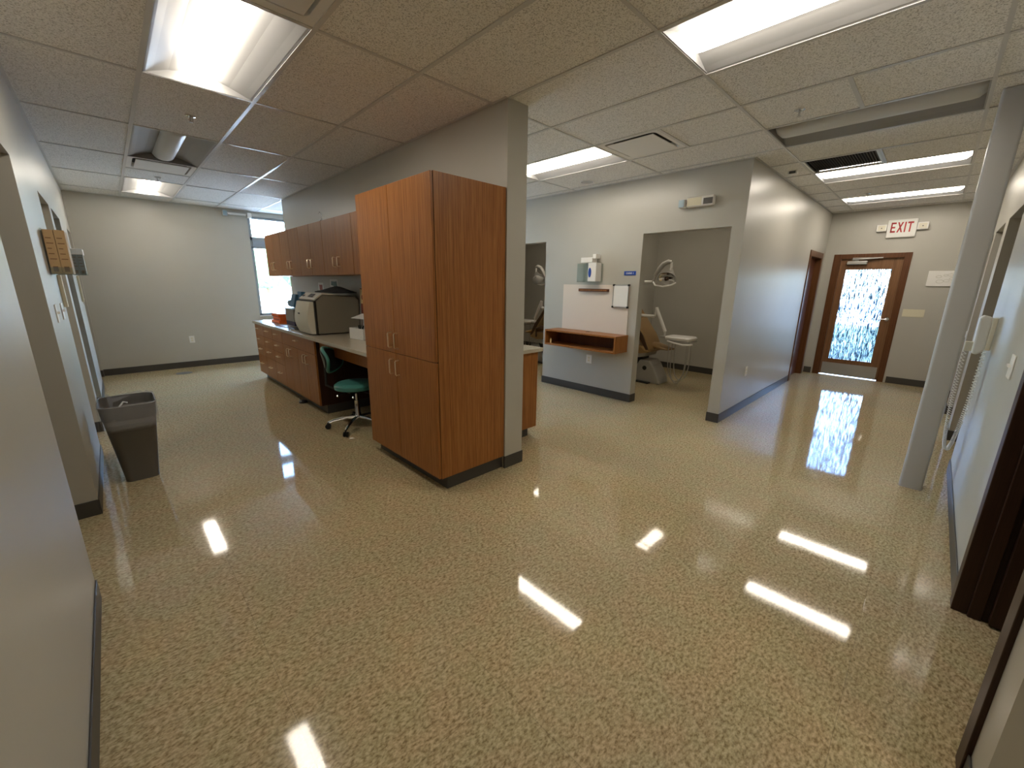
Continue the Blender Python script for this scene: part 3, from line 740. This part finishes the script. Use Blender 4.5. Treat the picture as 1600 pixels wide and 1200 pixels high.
# ------------------------------------------------------------------ operator stool
t = thing('operator_stool', 'teal and black swivel stool on a chrome five star base under the counter', 'stool', (1.70, 4.08, 0), 0)
ang0 = math.atan2(4.24-4.08, 1.417-1.70)
for i in range(5):
    a = ang0 + i*2*PI/5; ca, sa = math.cos(a), math.sin(a); R = .305
    m = MB(); m.tube([(.02*ca, .02*sa, .115), (.12*ca, .12*sa, .115), (.24*ca, .24*sa, .092), (R*ca, R*sa, .068)], [.02, .017, .013, .011], 8)
    lg = link('leg', m, M['chrome'], t, smooth=True)
    m = MB()
    for s_ in (-1, 1):
        cx, cy_ = (R+.0)*ca - s_*.014*sa, (R)*sa + s_*.014*ca
        q = MB(); q.lathe((0, 0), [(.02, -.009), (.027, -.006), (.027, .006), (.02, .009)], 16)
        q.xf(Matrix.Translation((cx, cy_, .0275)) @ Matrix.Rotation(a+PI/2, 4, 'Z') @ Matrix.Rotation(PI/2, 4, 'Y')); m.add(q.v, q.f)
    m.tube([(R*ca, R*sa, .03), (R*ca, R*sa, .066)], .008, 8)
    link('caster', m, M['black'], t, smooth=True)
link('gas_column', MB().lathe((0, 0), [(.032, .10), (.032, .15), (.026, .16), (.026, .30), (.015, .302), (.015, .40)], 20), M['chrome'], t, smooth=True)
m = MB(); m.box(-.10, .10, -.09, .09, .395, .425); m.tube([(.02, -.06, .40), (.10, -.19, .38)], .006, 6); m.tube([(-.02, .06, .40), (-.18, .02, .375)], .006, 6)
link('mechanism', m, M['black'], t)
for p in ((.105, -.2, .378), (-.19, .018, .373), (-.1, -.15, .375)):
    m = MB(); m.lathe((p[0], p[1], p[2]), [(.004, -.014), (.014, 0), (.004, .014)], 10); link('lever_knob', m, M['chrome'], t, smooth=True)
m = MB(); rings = []
for (s_, z) in ((.80, .425), (.97, .435), (1.0, .455), (.99, .475), (.88, .492), (.5, .498), (.1, .499)):
    rings.append([(.215*s_*math.cos(2*PI*k/32), .205*s_*math.sin(2*PI*k/32), z) for k in range(32)])
m.loft(rings); link('seat', m, M['teal'], t, smooth=True)
ab = math.radians(140)
def shell(r, su, sv, off):
    mb = MB(); NU, NR = 28, 5; pts = [(0, 0)]
    for i in range(1, NR+1):
        for k in range(NU): pts.append((i/NR*math.cos(2*PI*k/NU), i/NR*math.sin(2*PI*k/NU)))
    vs = []
    for (a, b) in pts:
        th = ab + a*su; rad = r + off + .02*b
        vs.append((rad*math.cos(th), rad*math.sin(th), .728 + sv*b + .03*a))
    fs = [(0, 1+k, 1+(k+1) % NU) for k in range(NU)]
    for i in range(NR-1):
        for k in range(NU): fs.append((1+i*NU+k, 1+i*NU+(k+1) % NU, 1+(i+1)*NU+(k+1) % NU, 1+(i+1)*NU+k))
    return mb.add(vs, fs)
link('backrest_cushion', shell(.265, .80, .118, 0), M['black'], t, smooth=True, solid=.03)
m = MB(); m.tube([((.27+.02*math.sin(q*PI/20))*math.cos(ab+.82*math.cos(q*PI/20)), (.27+.02*math.sin(q*PI/20))*math.sin(ab+.82*math.cos(q*PI/20)), .728+.125*math.sin(q*PI/20)+.03*math.cos(q*PI/20)) for q in range(40)], .016, 8, closed=True)
link('teal_piping', m, M['teal'], t, smooth=True)
link('backrest_shell', shell(.265, .74, .108, .022), M['black'], t, smooth=True, solid=.012)
m = MB(); m.tube([(-.08*1, .06, .41), (.20*math.cos(ab), .20*math.sin(ab), .41), (.30*math.cos(ab), .30*math.sin(ab), .46), (.295*math.cos(ab), .295*math.sin(ab), .72)], .014, 8)
link('back_stem', m, M['black'], t, smooth=True)
# foot pedal peeking out
t = thing('foot_pedal', 'small chrome rimmed foot pedal at the toe kick under the counter doors', 'pedal', (1.565, 5.42, 0))
link('body', MB().lathe((0, 0), [(.05, 0), (.05, .02), (.035, .03)], 20), M['black'], t, smooth=True)
for dy in (-.02, .02):
    m = MB(); m.tube([(-.03+.0, dy+.022*math.cos(a*PI/8)*.4, .035+.022*math.sin(a*PI/8)) for a in range(16)], .005, 6, closed=True); link('ring', m, M['chrome'], t, smooth=True)

# ------------------------------------------------------------------ waste bin
t = thing('waste_bin', 'grey rectangular waste bin with a clear liner against the left wall', 'bin', (-.035, 4.17, 0), 0)
def bring(s, z, r=.045, hx=.098, hy=.13): return rrect(hx*s, hy*s, r*s, 0, 0, z, 6)
m = MB(); outer = [bring(1, .0), bring(1.0, .012), bring(1.50, .50), bring(1.54, .505), bring(1.62, .60), bring(1.66, .61), bring(1.60, .612), bring(1.50, .49), bring(.95, .02)]
m.loft(outer); link('tub', m, M['bin'], t, smooth=True)
m = MB(); rg = []
for (s_, z) in ((1.50, .47), (1.60, .605), (1.67, .622), (1.69, .60), (1.66, .50), (1.60, .44)):
    r_ = bring(s_, z); rg.append([(x*(1+.012*math.sin(7*i)), y*(1+.012*math.cos(5*i)), zz+.012*math.sin(3.3*i)) for i, (x, y, zz) in enumerate(r_)])
m.loft(rg, caps=False); link('liner', m, M['film'], t, smooth=True)
m = MB(); m.add([(-.165, -.05, .60), (-.165, .06, .58), (-.195, .07, .30), (-.185, -.06, .32), (-.20, .02, .07), (-.17, -.04, .10)], [(0, 1, 2, 3), (3, 2, 4, 5)])
link('liner_tail', m, M['film'], t)
m = MB(); m.tube([(-.08, -.03, .46), (-.06, -.01, .55), (-.02, .0, .60), (.0, .02, .585)], .006, 6); m.box(-.09, .06, -.07, .06, .44, .455)
link('waste_paper', m, M['paper'], t)

# ------------------------------------------------------------------ left wall items
def glove_holder(label, loc, face, n, lab2):
    t = thing('glove_box_holder', label, 'dispenser', loc)
    W2 = .26
    m = MB(); m.box(0, .006, 0, W2, 0, .30); m.box(0, .115, 0, .004, 0, .05); m.box(0, .115, W2-.004, W2, 0, .30); m.box(0, .115, 0, W2, 0, .004)
    link('holder', m, M['acrylic'], t)
    for i in range(n):
        dx = .008 + i*.052
        bx_ = link('carton', MB().box(dx, dx+.050, .006, W2-.006, .006, .292), face, t, bevel=.002)
        m = MB()
        for r_ in range(5): m.box(dx+.008, dx+.040-.006*(r_ % 3), .0045, .006, .10+r_*.034, .106+r_*.034)
        m.box(dx+.012, dx+.036, .0045, .006, .02, .055)
        link('print', m, M['cardprint'], bx_)
    return t
glove_holder('clear holder of brown glove cartons high on the left wall, nearer one', (XL+.001, 4.22, 1.53), M['card'], 2, '')
t2 = glove_holder('grey glove box holder further along the left wall', (XL+.001, 7.15, 1.545), mat('grey_carton', (.25, .26, .24), .5), 2, '')
link('top_cap', MB().box(0, .118, -.004, .264, .235, .302), M['white'], t2, bevel=.006)
def strip(label, y, z0, z1):
    t = thing('thermometer_strip', label, 'wall strip', (XL+.001, y, 0)); link('strip', MB().box(0, .022, -.025, .025, z0, z1), M['ivory'], t, bevel=.003); return t
strip('long narrow beige strip on the left wall under the nearer glove cartons', 4.70, 1.29, 1.53)
strip('narrow beige strip on the left wall under the further glove box holder', 7.60, 1.22, 1.54)
def plate(label, loc, axis, w_, h_, n, kind='switch', cat='switch plate', mt=None, grp=None):
    """wall plate; axis: '+x','-x','+y','-y' = the way it faces"""
    t = thing('light_switch_plate' if kind == 'switch' else 'wall_outlet', label, cat, loc, {'+x': 0, '+y': PI/2, '-x': PI, '-y': -PI/2}[axis], grp)
    link('cover', MB().box(0, .006, -w_/2, w_/2, -h_/2, h_/2), mt or M['white'], t, bevel=.002)
    for i in range(n):
        y = (i-(n-1)/2)*.046
        if kind == 'switch': link('toggle', MB().box(.006, .018, y-.005, y+.005, -.002, .012), mt or M['white'], t)
        else:
            for z in (-.02, .02):
                link('socket', MB().prism([(y+.017*math.cos(2*PI*k/12), z+.013*math.sin(2*PI*k/12)) for k in range(12)], 0, .006, .0085), M['ivory'], t)
                
    return t
plate('double switch plate on the left wall between the two side openings', (XL+.001, 3.94, 1.285), '+x', .07, .115, 1)
plate('switch plate under the beige strip on the left wall', (XL+.001, 4.40, 1.275), '+x', .115, .115, 2)
plate('switch plate on the left wall between the last openings', (XL+.001, 7.85, 1.24), '+x', .07, .115, 1)
plate('white outlet low on the far wall at the end of the left corridor', (.92, YF-.001, .49), '-y', .075, .12, 1, 'outlet', 'outlet')
plate('white outlet low on the corridor wall near its front corner', (5.52, YC-.001, .495), '-y', .075, .12, 1, 'outlet', 'outlet')
plate('white outlet under the floating wall shelf', (XS-.001, 3.29, .49), '-x', .09, .12, 1, 'outlet', 'outlet')
plate('ivory five gang switch plate on the wall right of the exit door', (XE-.001, .22, 1.145), '-x', .25, .118, 5, 'switch', 'switch plate', M['ivory'])
plate('switch plate on the right wall beside the near dark door frame', (3.24, YR+.001, 1.13), '+y', .115, .12, 2)
t = thing('floor_drain', 'dark round floor cover near the far wall of the left corridor', 'floor drain', (.686, 8.51, .0005)); link('cover', MB().cyl((0, 0), .11, 0, .004, 28), M['dark_slat'], t)

# emergency lights
def emergency(label, loc, axis, two):
    t = thing('emergency_light', label, 'emergency light', loc, {'-x': PI, '-y': -PI/2}[axis])
    link('housing', MB().box(.001, .05, -.145, .145, -.015, .02) if two else MB().box(.001, .065, -.145, .145, -.045, .055), M['white'], t, bevel=.006 if two else .012)
    if not two:
        link('indicator_panel', MB().box(.0652, .0668, -.135, .02, -.035, .045), M['ivory'], t)
        link('vents', MB().box(.0652, .0675, .04, .135, -.03, .03), M['dark_slat'], t)
    for s_ in ((-1,) if not two else (-1, 1)):
        y = s_*.185
        h = link('lamp_head', MB().box(.015, .085, y-.035, y+.035, -.045, .04), M['white'], t, bevel=.01)
        link('lamp_lens', MB().box(.085, .092, y-.030, y+.030, -.04, .035), M['paleblue'] if s_ < 0 else M['white'], h)
        m = MB(); m.tube([(.04, s_*.14, 0), (.04, s_*.16, 0)], .012, 8); link('swivel', m, M['black'], t)
    return t
e1 = emergency('emergency light with a square lamp head on the wall above the right hand opening', (XS, 1.955, 2.39), '-x', False)
for ch in e1.children:      # lamp head on the partition side
    pass
e1.rotation_euler = (0, 0, PI)
emergency('two headed emergency light high on the far wall beside the window', (1.86, YF, 2.66), '-y', True)

# exit sign
t = thing('exit_sign', 'white exit sign with red letters and two lamp heads above the exit door', 'sign', (XE, .58, 2.425), PI)
link('housing', MB().box(.001, .05, -.17, .17, -.13, .135), M['white'], t, bevel=.008)
polys, wd = text_polys('EXIT'); h = .15; sc_ = .255/wd; m = MB()
for P_ in polys: m.prism([(-.1275+x*sc_, -.055+y*h) for x, y in P_], 0, .0502, .052)
link('letters', m, M['red'], t)
for s_ in (-1, 1):
    y = s_*.235; hd = link('lamp_head', MB().box(.01, .06, y-.062, y+.062, -.03, .075), M['white'], t, bevel=.006)
    link('lamp_lens', MB().box(.06, .063, y-.045, y+.045, -.015, .06), M['offwhite'], hd)
    m = MB(); m.lathe((0, 0), [(.008, 0), (.008, .002)], 10); m.xf(Matrix.Translation((.0632, y, .02)) @ Matrix.Rotation(PI/2, 4, 'Y')); link('bulb', m, M['dark_slat'], hd)

# white wall placard right of the exit
t = thing('wall_placard', 'white rectangular placard with a faint emblem on the exit wall, behind the column', 'placard', (XE-.001, -.03, 1.67), PI)
link('panel', MB().box(0, .02, -.19, .19, -.11, .115), M['paper'], t, bevel=.003)
m = MB()
for (cy0, cz0, r_) in ((-.07, .03, .03), (.0, .05, .022), (.08, .0, .034), (-.05, -.04, .04), (.05, .055, .03), (.02, -.03, .03)):
    q = MB(); q.tube([(.0205, cy0+r_*math.cos(2*PI*k/14), cz0+.6*r_*math.sin(2*PI*k/14)) for k in range(14)], .0028, 5, closed=True); m.add(q.v, q.f)
link('emblem', m, mat('faint_emblem', (.55, .54, .48), .7), t)

# ------------------------------------------------------------------ shelf wall
t = thing('tackboard', 'pale pink panel on the wall above the floating shelf', 'board', (XS-.001, 0, 0))
link('panel', MB().box(-.008, 0, 2.73, 3.80, .885, 1.515), M['board'], t, bevel=.001)
t = thing('wall_shelf', 'floating teak laminate cubby shelf mounted on the wall', 'shelf', (XS-.002, 0, 0))
sy0, sy1, sz0, sz1, sx = 2.705, 3.875, .665, .885, -.30
link('top_board', MB().box(sx, 0, sy0, sy1, sz1-.022, sz1), M['cab'], t, bevel=.001)
link('bottom_board', MB().box(sx, 0, sy0, sy1, sz0, sz0+.022), M['cab'], t, bevel=.001)
for (a, b) in ((sy0, sy0+.022), (sy1-.022, sy1)): link('end_panel', MB().box(sx, 0, a, b, sz0+.0225, sz1-.0225), M['cab'], t, bevel=.001)
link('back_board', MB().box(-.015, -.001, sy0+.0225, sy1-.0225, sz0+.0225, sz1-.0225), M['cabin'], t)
link('cable_grommet', MB().cyl((-.1, 3.27), .03, sz1, sz1+.003, 20), M['black'], t)
tag(link('bottle', MB().lathe((XS-.25, 3.80, sz0+.0225), [(.014, 0), (.014, .05), (.007, .058), (.007, .07)], 14), M['yellow'], smooth=True), 'tiny pale bottle inside the left end of the wall shelf', 'bottle')
t = thing('pen_rail', 'narrow dark wooden rail on the pale panel under the dispenser', 'rail', (XS-.0095, 0, 0))
link('rail', MB().box(-.035, 0, 3.03, 3.505, 1.425, 1.462), M['cabin'], t, bevel=.002); link('groove', MB().box(-.037, -.035, 3.05, 3.485, 1.437, 1.45), M['cab'], t)
t = thing('clip_board', 'white framed dry erase board hanging at the right edge of the pale panel', 'board', (XS-.0095, 2.845, 1.375), 0)
link('panel', MB().box(-.022, -.006, -.105, .105, -.135, .135), M['white'], t, bevel=.004)
m = MB()
for (a, b, c, d_) in ((-.112, -.104, -.14, .14), (.104, .112, -.14, .14)): m.box(-.025, -.004, a, b, c, d_)
for (c, d_) in ((-.142, -.134), (.134, .142)): m.box(-.025, -.004, -.112, .112, c, d_)
link('edging', m, M['steel'], t)
for a in (-1, 1):
    for b in (-1, 1): link('corner', MB().box(-.028, -.003, a*.108-.012, a*.108+.012, b*.138-.012, b*.138+.012), M['black'], t, bevel=.003)
t = thing('room_sign', 'small blue wall sign reading CHAIR 1 above the dry erase board', 'sign', (XS-.001, 2.75, 1.66), PI)
link('plate', MB().box(0, .004, -.082, .082, -.026, .026), M['blue'], t, bevel=.001)
polys, wd = text_polys('CHAIR 1', .2); h = .020; sc_ = .10/wd; m = MB()
for P_ in polys: m.prism([(-.05+x*sc_, -.010+y*h) for x, y in P_], 0, .0042, .005)
link('letters', m, M['textwhite'], t)
t = thing('glove_dispenser', 'clear acrylic glove and mask dispenser with a white box above the pale panel', 'dispenser', (XS-.001, 3.30, 1.55), PI)
# local +x faces the camera, local y grows toward the opening
m = MB(); m.box(0, .004, -.17, .15, 0, .24); m.box(0, .14, -.17, -.166, 0, .24); m.box(.136, .14, -.17, -.03, 0, .24); m.box(0, .14, -.17, .13, 0, .004)
link('case', m, M['acrylic'], t)
b1 = link('glove_box', MB().box(.005, .13, .0, .125, .006, .245), M['white'], t, bevel=.002)
m = MB(); m.prism([(.02+.022*math.cos(2*PI*k/16)+.01, .12+.062*math.sin(2*PI*k/16)) for k in range(16)], 0, .13, .134); link('print', m, M['blue'], b1)
link('mask_box', MB().box(.005, .12, -.13, .05, .25, .315), M['paper'], t, bevel=.002)
link('mask_box', MB().box(.005, .11, .05, .10, .30, .355), M['paper'], t, bevel=.002)

# ------------------------------------------------------------------ counter behind the partition
t = thing('base_cabinet', 'teak laminate cabinet end behind the partition, under a cream counter', 'cabinet', (0, 0, 0), 0)
link('body', MB().box(XP1+.008, 2.915, 2.625, 6.9, .105, .869), M['cab'], t)
link('toe_kick', MB().box(XP1+.008, 2.85, 2.68, 6.9, 0, .1045), M['base'], t)
tag(link('countertop', MB().box(XP1+.001, 2.965, 2.60, 6.92, .871, .909), M['counter'], bevel=.004), 'cream countertop on the far side of the partition', 'countertop')

# ------------------------------------------------------------------ treatment rooms
def unit(cx, cy0, rot, side):
    # chair
    t = thing('dental_chair', 'tan upholstered dental chair with a grey base in the %s treatment room' % side, 'dental chair', (cx, cy0, 0), rot, 'dental chairs')
    m = MB(); m.prism([(-.50, 0), (-.47, .10), (-.36, .30), (-.30, .36), (-.14, .36), (-.06, .22), (.0, .08), (.35, .07), (.42, 0)], 0, -.16, .16)
    b = link('base_casting', m, M['grey_lt'], t, bevel=.02)
    m = MB(); m.cyl((0, 0), .035, 0, .004, 20); m.xf(Matrix.Translation((-.163, -.235, .235)) @ Matrix.Rotation(-PI/2, 4, 'Y')); link('hole_cap', m, M['black'], b)
    link('floor_plate', MB().box(-.24, .24, -.35, .43, 0, .022), M['black'], t, bevel=.006)
    link('lift', MB().prism([(-.10, .06), (.35, .06), (.30, .42), (-.16, .42)], 0, -.13, .13), M['black'], t, bevel=.015)
    m = MB(); m.prism([(-.28, .60), (-.24, .42), (-.05, .38), (.38, .40), (.42, .52), (.2, .58)], 0, -.20, .20); link('side_cover', m, M['grey_lt'], t, bevel=.025)
    m = MB(); m.prism([(-.33, .50), (-.15, .46), (.38, .50), (.43, .55), (.38, .60), (.1, .62), (-.2, .60)], 0, -.24, .24); link('seat', m, M['tan'], t, bevel=.04)
    m = MB(); m.prism([(-.33, .52), (-.24, .50), (.05, .93), (.16, 1.10), (.10, 1.16), (-.02, 1.0), (-.22, .74)], 0, -.22, .22); link('backrest', m, M['tan'], t, bevel=.03)
    m = MB(); m.prism([(-.30, .54), (-.26, .53), (.02, .93), (.08, 1.04), (.05, 1.06), (-.02, .96), (-.19, .76)], 0, -.2305, .2305); link('back_seam_panel', m, M['tan_dark'], t, bevel=.006)
    m = MB(); rings = []
    for (y, hw, z, th) in ((-.24, .07, .585, .055), (-.34, .12, .59, .055), (-.44, .14, .575, .04), (-.54, .12, .56, .025), (-.60, .06, .565, .012)):
        rings.append([(hw*math.cos(2*PI*k/20), y, z+th*math.sin(2*PI*k/20)) for k in range(20)])
    m.loft(rings); link('headrest', m, M['tan'], t, smooth=True)
    for s_ in (-1, 1):
        m = MB(); m.tube([(s_*.27, -.1, .52), (s_*.29, -.08, .68), (s_*.29, .05, .72), (s_*.29, .28, .71)], [.018, .02, .028, .024], 10); link('armrest', m, M['tan_dark'], t, smooth=True)
    # light
    t = thing('dental_light', 'grey dental examination light on a curved arm in the %s treatment room' % side, 'dental light', (cx, cy0, 0), rot, 'dental lights')
    m = MB(); m.lathe((-.34, .40), [(.06, 0), (.06, .02), (.025, .03), (.025, 1.62)], 20); link('pole', m, M['white'], t, smooth=True)
    m = MB(); m.tube([(-.34, .40, 1.575), (-.1, .1, 1.57), (-.1, -.20, 1.57)], .02, 12); link('support_arm', m, M['white'], t, smooth=True)
    m = MB(); m.tube([(-.1, -.21, 1.57), (-.1, -.235, 1.62), (-.1, -.25, 1.67)], .018, 10); m.tube([(-.1, -.235, 1.66), (-.1, -.29, 1.75), (-.1, -.36, 1.83), (-.1, -.43, 1.86), (-.1, -.475, 1.85)], [.024, .034, .036, .034, .026], 12)
    link('curved_arm', m, M['grey_lt'], t, smooth=True)
    m = MB(); m.tube([(-.1, -.475, 1.85), (-.1, -.485, 1.78), (-.1, -.475, 1.74)], .018, 10); link('knuckle', m, M['white'], t, smooth=True)
    # head: dished oval facing the chair and down
    Rm = Matrix.Translation((-.12, -.435, 1.615)) @ Matrix.Rotation(1.10, 4, 'Y')
    m = MB(); rings = []
    for (s_, z) in ((.12, .085), (.55, .06), (.9, .025), (1.0, 0), (.94, -.006), (.86, .01)):
        rings.append([(.115*s_*math.cos(2*PI*k/32), .15*s_*math.sin(2*PI*k/32), z) for k in range(32)])
    m.loft(rings, caps=False); m.xf(Rm); hd = link('lamp_head', m, M['grey_lt'], t, smooth=True)
    m = MB(); rings = []
    for (s_, z) in ((.86, .008), (.6, .03), (.3, .04), (.02, .042)):
        rings.append([(.115*s_*math.cos(2*PI*k/32), .15*s_*math.sin(2*PI*k/32), z) for k in range(32)])
    m.loft(rings, caps=False); m.xf(Rm); link('reflector', m, M['chrome'], hd, smooth=True)
    m = MB(); m.lathe((0, 0), [(.03, .02), (.035, .0), (.02, -.03)], 16); m.xf(Rm); link('bulb_shield', m, M['tan_dark'], hd, smooth=True)
    m = MB(); m.prism([(-.50, 1.76), (-.45, 1.76), (-.34, 1.68), (-.32, 1.64), (-.55, 1.64), (-.53, 1.69)], 0, -.11, -.085); link('yoke', m, M['grey_lt'], t, bevel=.008)
    m = MB(); m.tube([(-.14, -.24, 1.565), (-.20, -.30, 1.52), (-.21, -.43, 1.50), (-.20, -.55, 1.525), (-.16, -.60, 1.56)], .012, 8); link('handle', m, M['white'], t, smooth=True)
    # delivery unit
    t = thing('delivery_unit', 'dental instrument tray on a jointed arm with hanging hoses in the %s treatment room' % side, 'instrument tray', (cx, cy0, 0), rot, 'instrument trays')
    m = MB(); m.lathe((-.34, .22), [(.05, 0), (.05, .02), (.03, .03), (.03, 1.09)], 20); link('post', m, M['white'], t, smooth=True)
    m = MB(); m.tube([(-.34, .22, 1.055), (-.1, .0, 1.055), (-.1, -.29, 1.05)], .024, 10); link('lower_arm', m, M['white'], t, smooth=True)
    m = MB(); m.tube([(-.1, -.30, 1.05), (-.1, -.31, 1.19)], .016, 8); m.tube([(-.1, -.31, 1.185), (-.1, -.485, .83)], .026, 10); m.tube([(-.1, -.485, .83), (-.1, -.485, .765)], .015, 8); link('upper_arm', m, M['white'], t, smooth=True)
    link('bracket', MB().box(-.14, -.06, -.60, -.42, .735, .765), M['grey_lt'], t, bevel=.008)
    m = MB(); m.loft([rrect(.15, .185, .05, -.1, -.74, .735), rrect(.16, .195, .05, -.1, -.74, .765), rrect(.145, .18, .05, -.1, -.74, .785)]); link('tray', m, M['white'], t, smooth=True)
    m = MB(); m.tube([(-.24, -.60, .715), (-.27, -.70, .70), (-.28, -.85, .68), (-.28, -.95, .69), (-.2, -.955, .69)], .012, 8); link('holder_rail', m, M['white'], t, smooth=True)
    m = MB(); m.box(-.24, 0.04, -.93, -.60, .70, .734); link('under_body', m, M['grey_lt'], t, bevel=.01)
    for i, (ya, yb, zb) in enumerate(((-.64, -.93, .13), (-.68, -.90, .10), (-.72, -.955, .15))):
        pts = []
        for k in range(15):
            u = k/14; pts.append((-.26+.02*i, ya+(yb-ya)*u - .12*math.sin(PI*u)*(1-u)*-1*0 + .16*math.sin(PI*u)*(.5-u), .69 - (.69-zb)*math.sin(PI*u)**.55))
        m = MB(); m.tube(pts, .0065, 6); link('hose', m, M['hose'], t, smooth=True)
M['grey_lt'] = mat('light_grey_plastic', (.38, .37, .34), .35)
M['hose'] = mat('grey_hose', (.36, .34, .30), .5)
unit(6.12, 3.30, 0, 'right hand')
unit(6.12, 5.23, PI, 'left hand')

# ------------------------------------------------------------------ wall phone with coiled cord
t = thing('wall_phone', 'cream wall phone with long coiled cord on the right wall beyond the column', 'phone', (4.50, YR+.001, 1.20), 0)
link('wall_bracket', MB().box(-.05, .05, 0, .025, -.115, .115), M['offwhite'], t, bevel=.004)
m = MB(); m.prism([(-.045, .0), (.045, .0), (.045, 0.0)], 2, 0, 0.001)
m = MB(); m.prism([(.025, -.12), (.06, -.15), (.085, -.14), (.088, .11), (.07, .135), (.025, .12)], 0, -.048, .048); link('handset', m, M['white'], t, bevel=.010)
link('hook_switch', MB().box(-.03, .03, .075, .125, -.13, -.06), M['offwhite'], t, bevel=.005)
def coil(p0, p1, p2, turns, r, rw, n=900):
    pts = []
    for i in range(n+1):
        u = i/n
        b = (Vector(p0)*(1-u)**3 + 3*Vector((p0[0], p0[1], p0[2]-(p0[2]-p1[2])*1.33))*u*(1-u)**2 + 3*Vector((p2[0], p2[1], p2[2]-(p2[2]-p1[2])*1.33))*u*u*(1-u) + Vector(p2)*u**3)
        a = 2*PI*turns*u; pts.append((b.x + r*math.cos(a), b.y + r*math.sin(a)*.9, b.z + .3*r*math.sin(a)))
    return pts
m = MB(); m.tube(coil((.0, .115, -.13), (.2, .08, -.92), (.10, .015, -.11), 120, .011, .002, 1400), .0028, 5); link('coiled_cord', m, M['white'], t, smooth=True)
# pass-through counter glimpsed past the column
t = thing('side_counter', 'white topped wooden counter glimpsed between the column and right wall openings', 'counter', (0, 0, 0))
link('top', MB().box(7.9, 8.44, -.62, -.35, .90, .96), M['white'], t, bevel=.003); link('panel', MB().box(7.95, 8.44, -.60, -.40, 0, .90), M['cab'], t)

# ------------------------------------------------------------------ outdoors
def ground():
    m = mat('pale_concrete', (.52, .50, .46), .9); t_ = NT(m); v = t_.coords((1, 1, 1)); c = t_.ramp(t_.noise(v, .25, 4), [(.35, (.42, .41, .38)), (.65, (.62, .60, .55))]); t_.link(c, t_.b.inputs['Base Color']); return m
mb = MB(); mb.box(-60, 90, YF+.16, 140, -.25, -.13); mb.box(XE+.16, 90, -70, YF+.16, -.25, -.13)
tag(link('pavement_ground', mb, ground()), 'pale concrete lot outside the window and exit door', 'ground')
tag(link('lawn', MB().box(XE+.17, 23.5, -20, YF, -.129, -.06), mat('grass', (.035, .075, .04), .9)), 'dark lawn strip just outside the glazed exit door', 'lawn')  # dark colour added here in place of shade on the ground
def leafy(name, c1, c2):
    m = mat(name, c1, .8); t_ = NT(m); v = t_.coords((1, 1, 1)); c = t_.ramp(t_.noise(v, 3, 4), [(.35, c1), (.65, c2)]); t_.link(c, t_.b.inputs['Base Color']); return m
ML = leafy('leaf_green', (.05, .13, .06), (.16, .30, .14)); MT = mat('bark', (.12, .08, .05), .9)
def tree(x, y, h, r, label):
    t = thing('tree', label, 'tree', (x, y, -.13), random.random()*6, 'trees beyond the lot')
    link('trunk', MB().lathe((0, 0), [(.22, 0), (.15, h*.5)], 10), MT, t, smooth=True)
    bm = bmesh.new()
    for i in range(9):
        a = random.random()*6.28; rr_ = random.random()*r*.6; zz = h*(.35+.5*random.random()); s_ = r*(.45+.25*random.random())
        bmesh.ops.create_icosphere(bm, subdivisions=3, radius=s_, matrix=Matrix.Translation((rr_*math.cos(a), rr_*math.sin(a), zz)))
    for v in bm.verts: v.co += Vector((random.uniform(-1, 1), random.uniform(-1, 1), random.uniform(-1, 1)))*r*.07
    me = bpy.data.meshes.new('foliage'); bm.to_mesh(me); bm.free(); me.materials.append(ML)
    o = bpy.data.objects.new('foliage', me); COL.objects.link(o); o.parent = t
for (x_, y_, h_, r_, lb) in ((10.5, 64, 6.4, 2.7, 'hazy green tree beyond the lot, mostly hidden by the left side of the far window'), (16.2, 66, 5.4, 2.9, 'broad low green tree in the middle of the far window view'),
                            (22, 69, 6.6, 3.0, 'taller hazy green tree at the right of the far window view'), (29, 72, 7.2, 3.3, 'tallest distant tree, hidden behind the wall cabinets')):
    tree(x_, y_, h_, r_, lb)
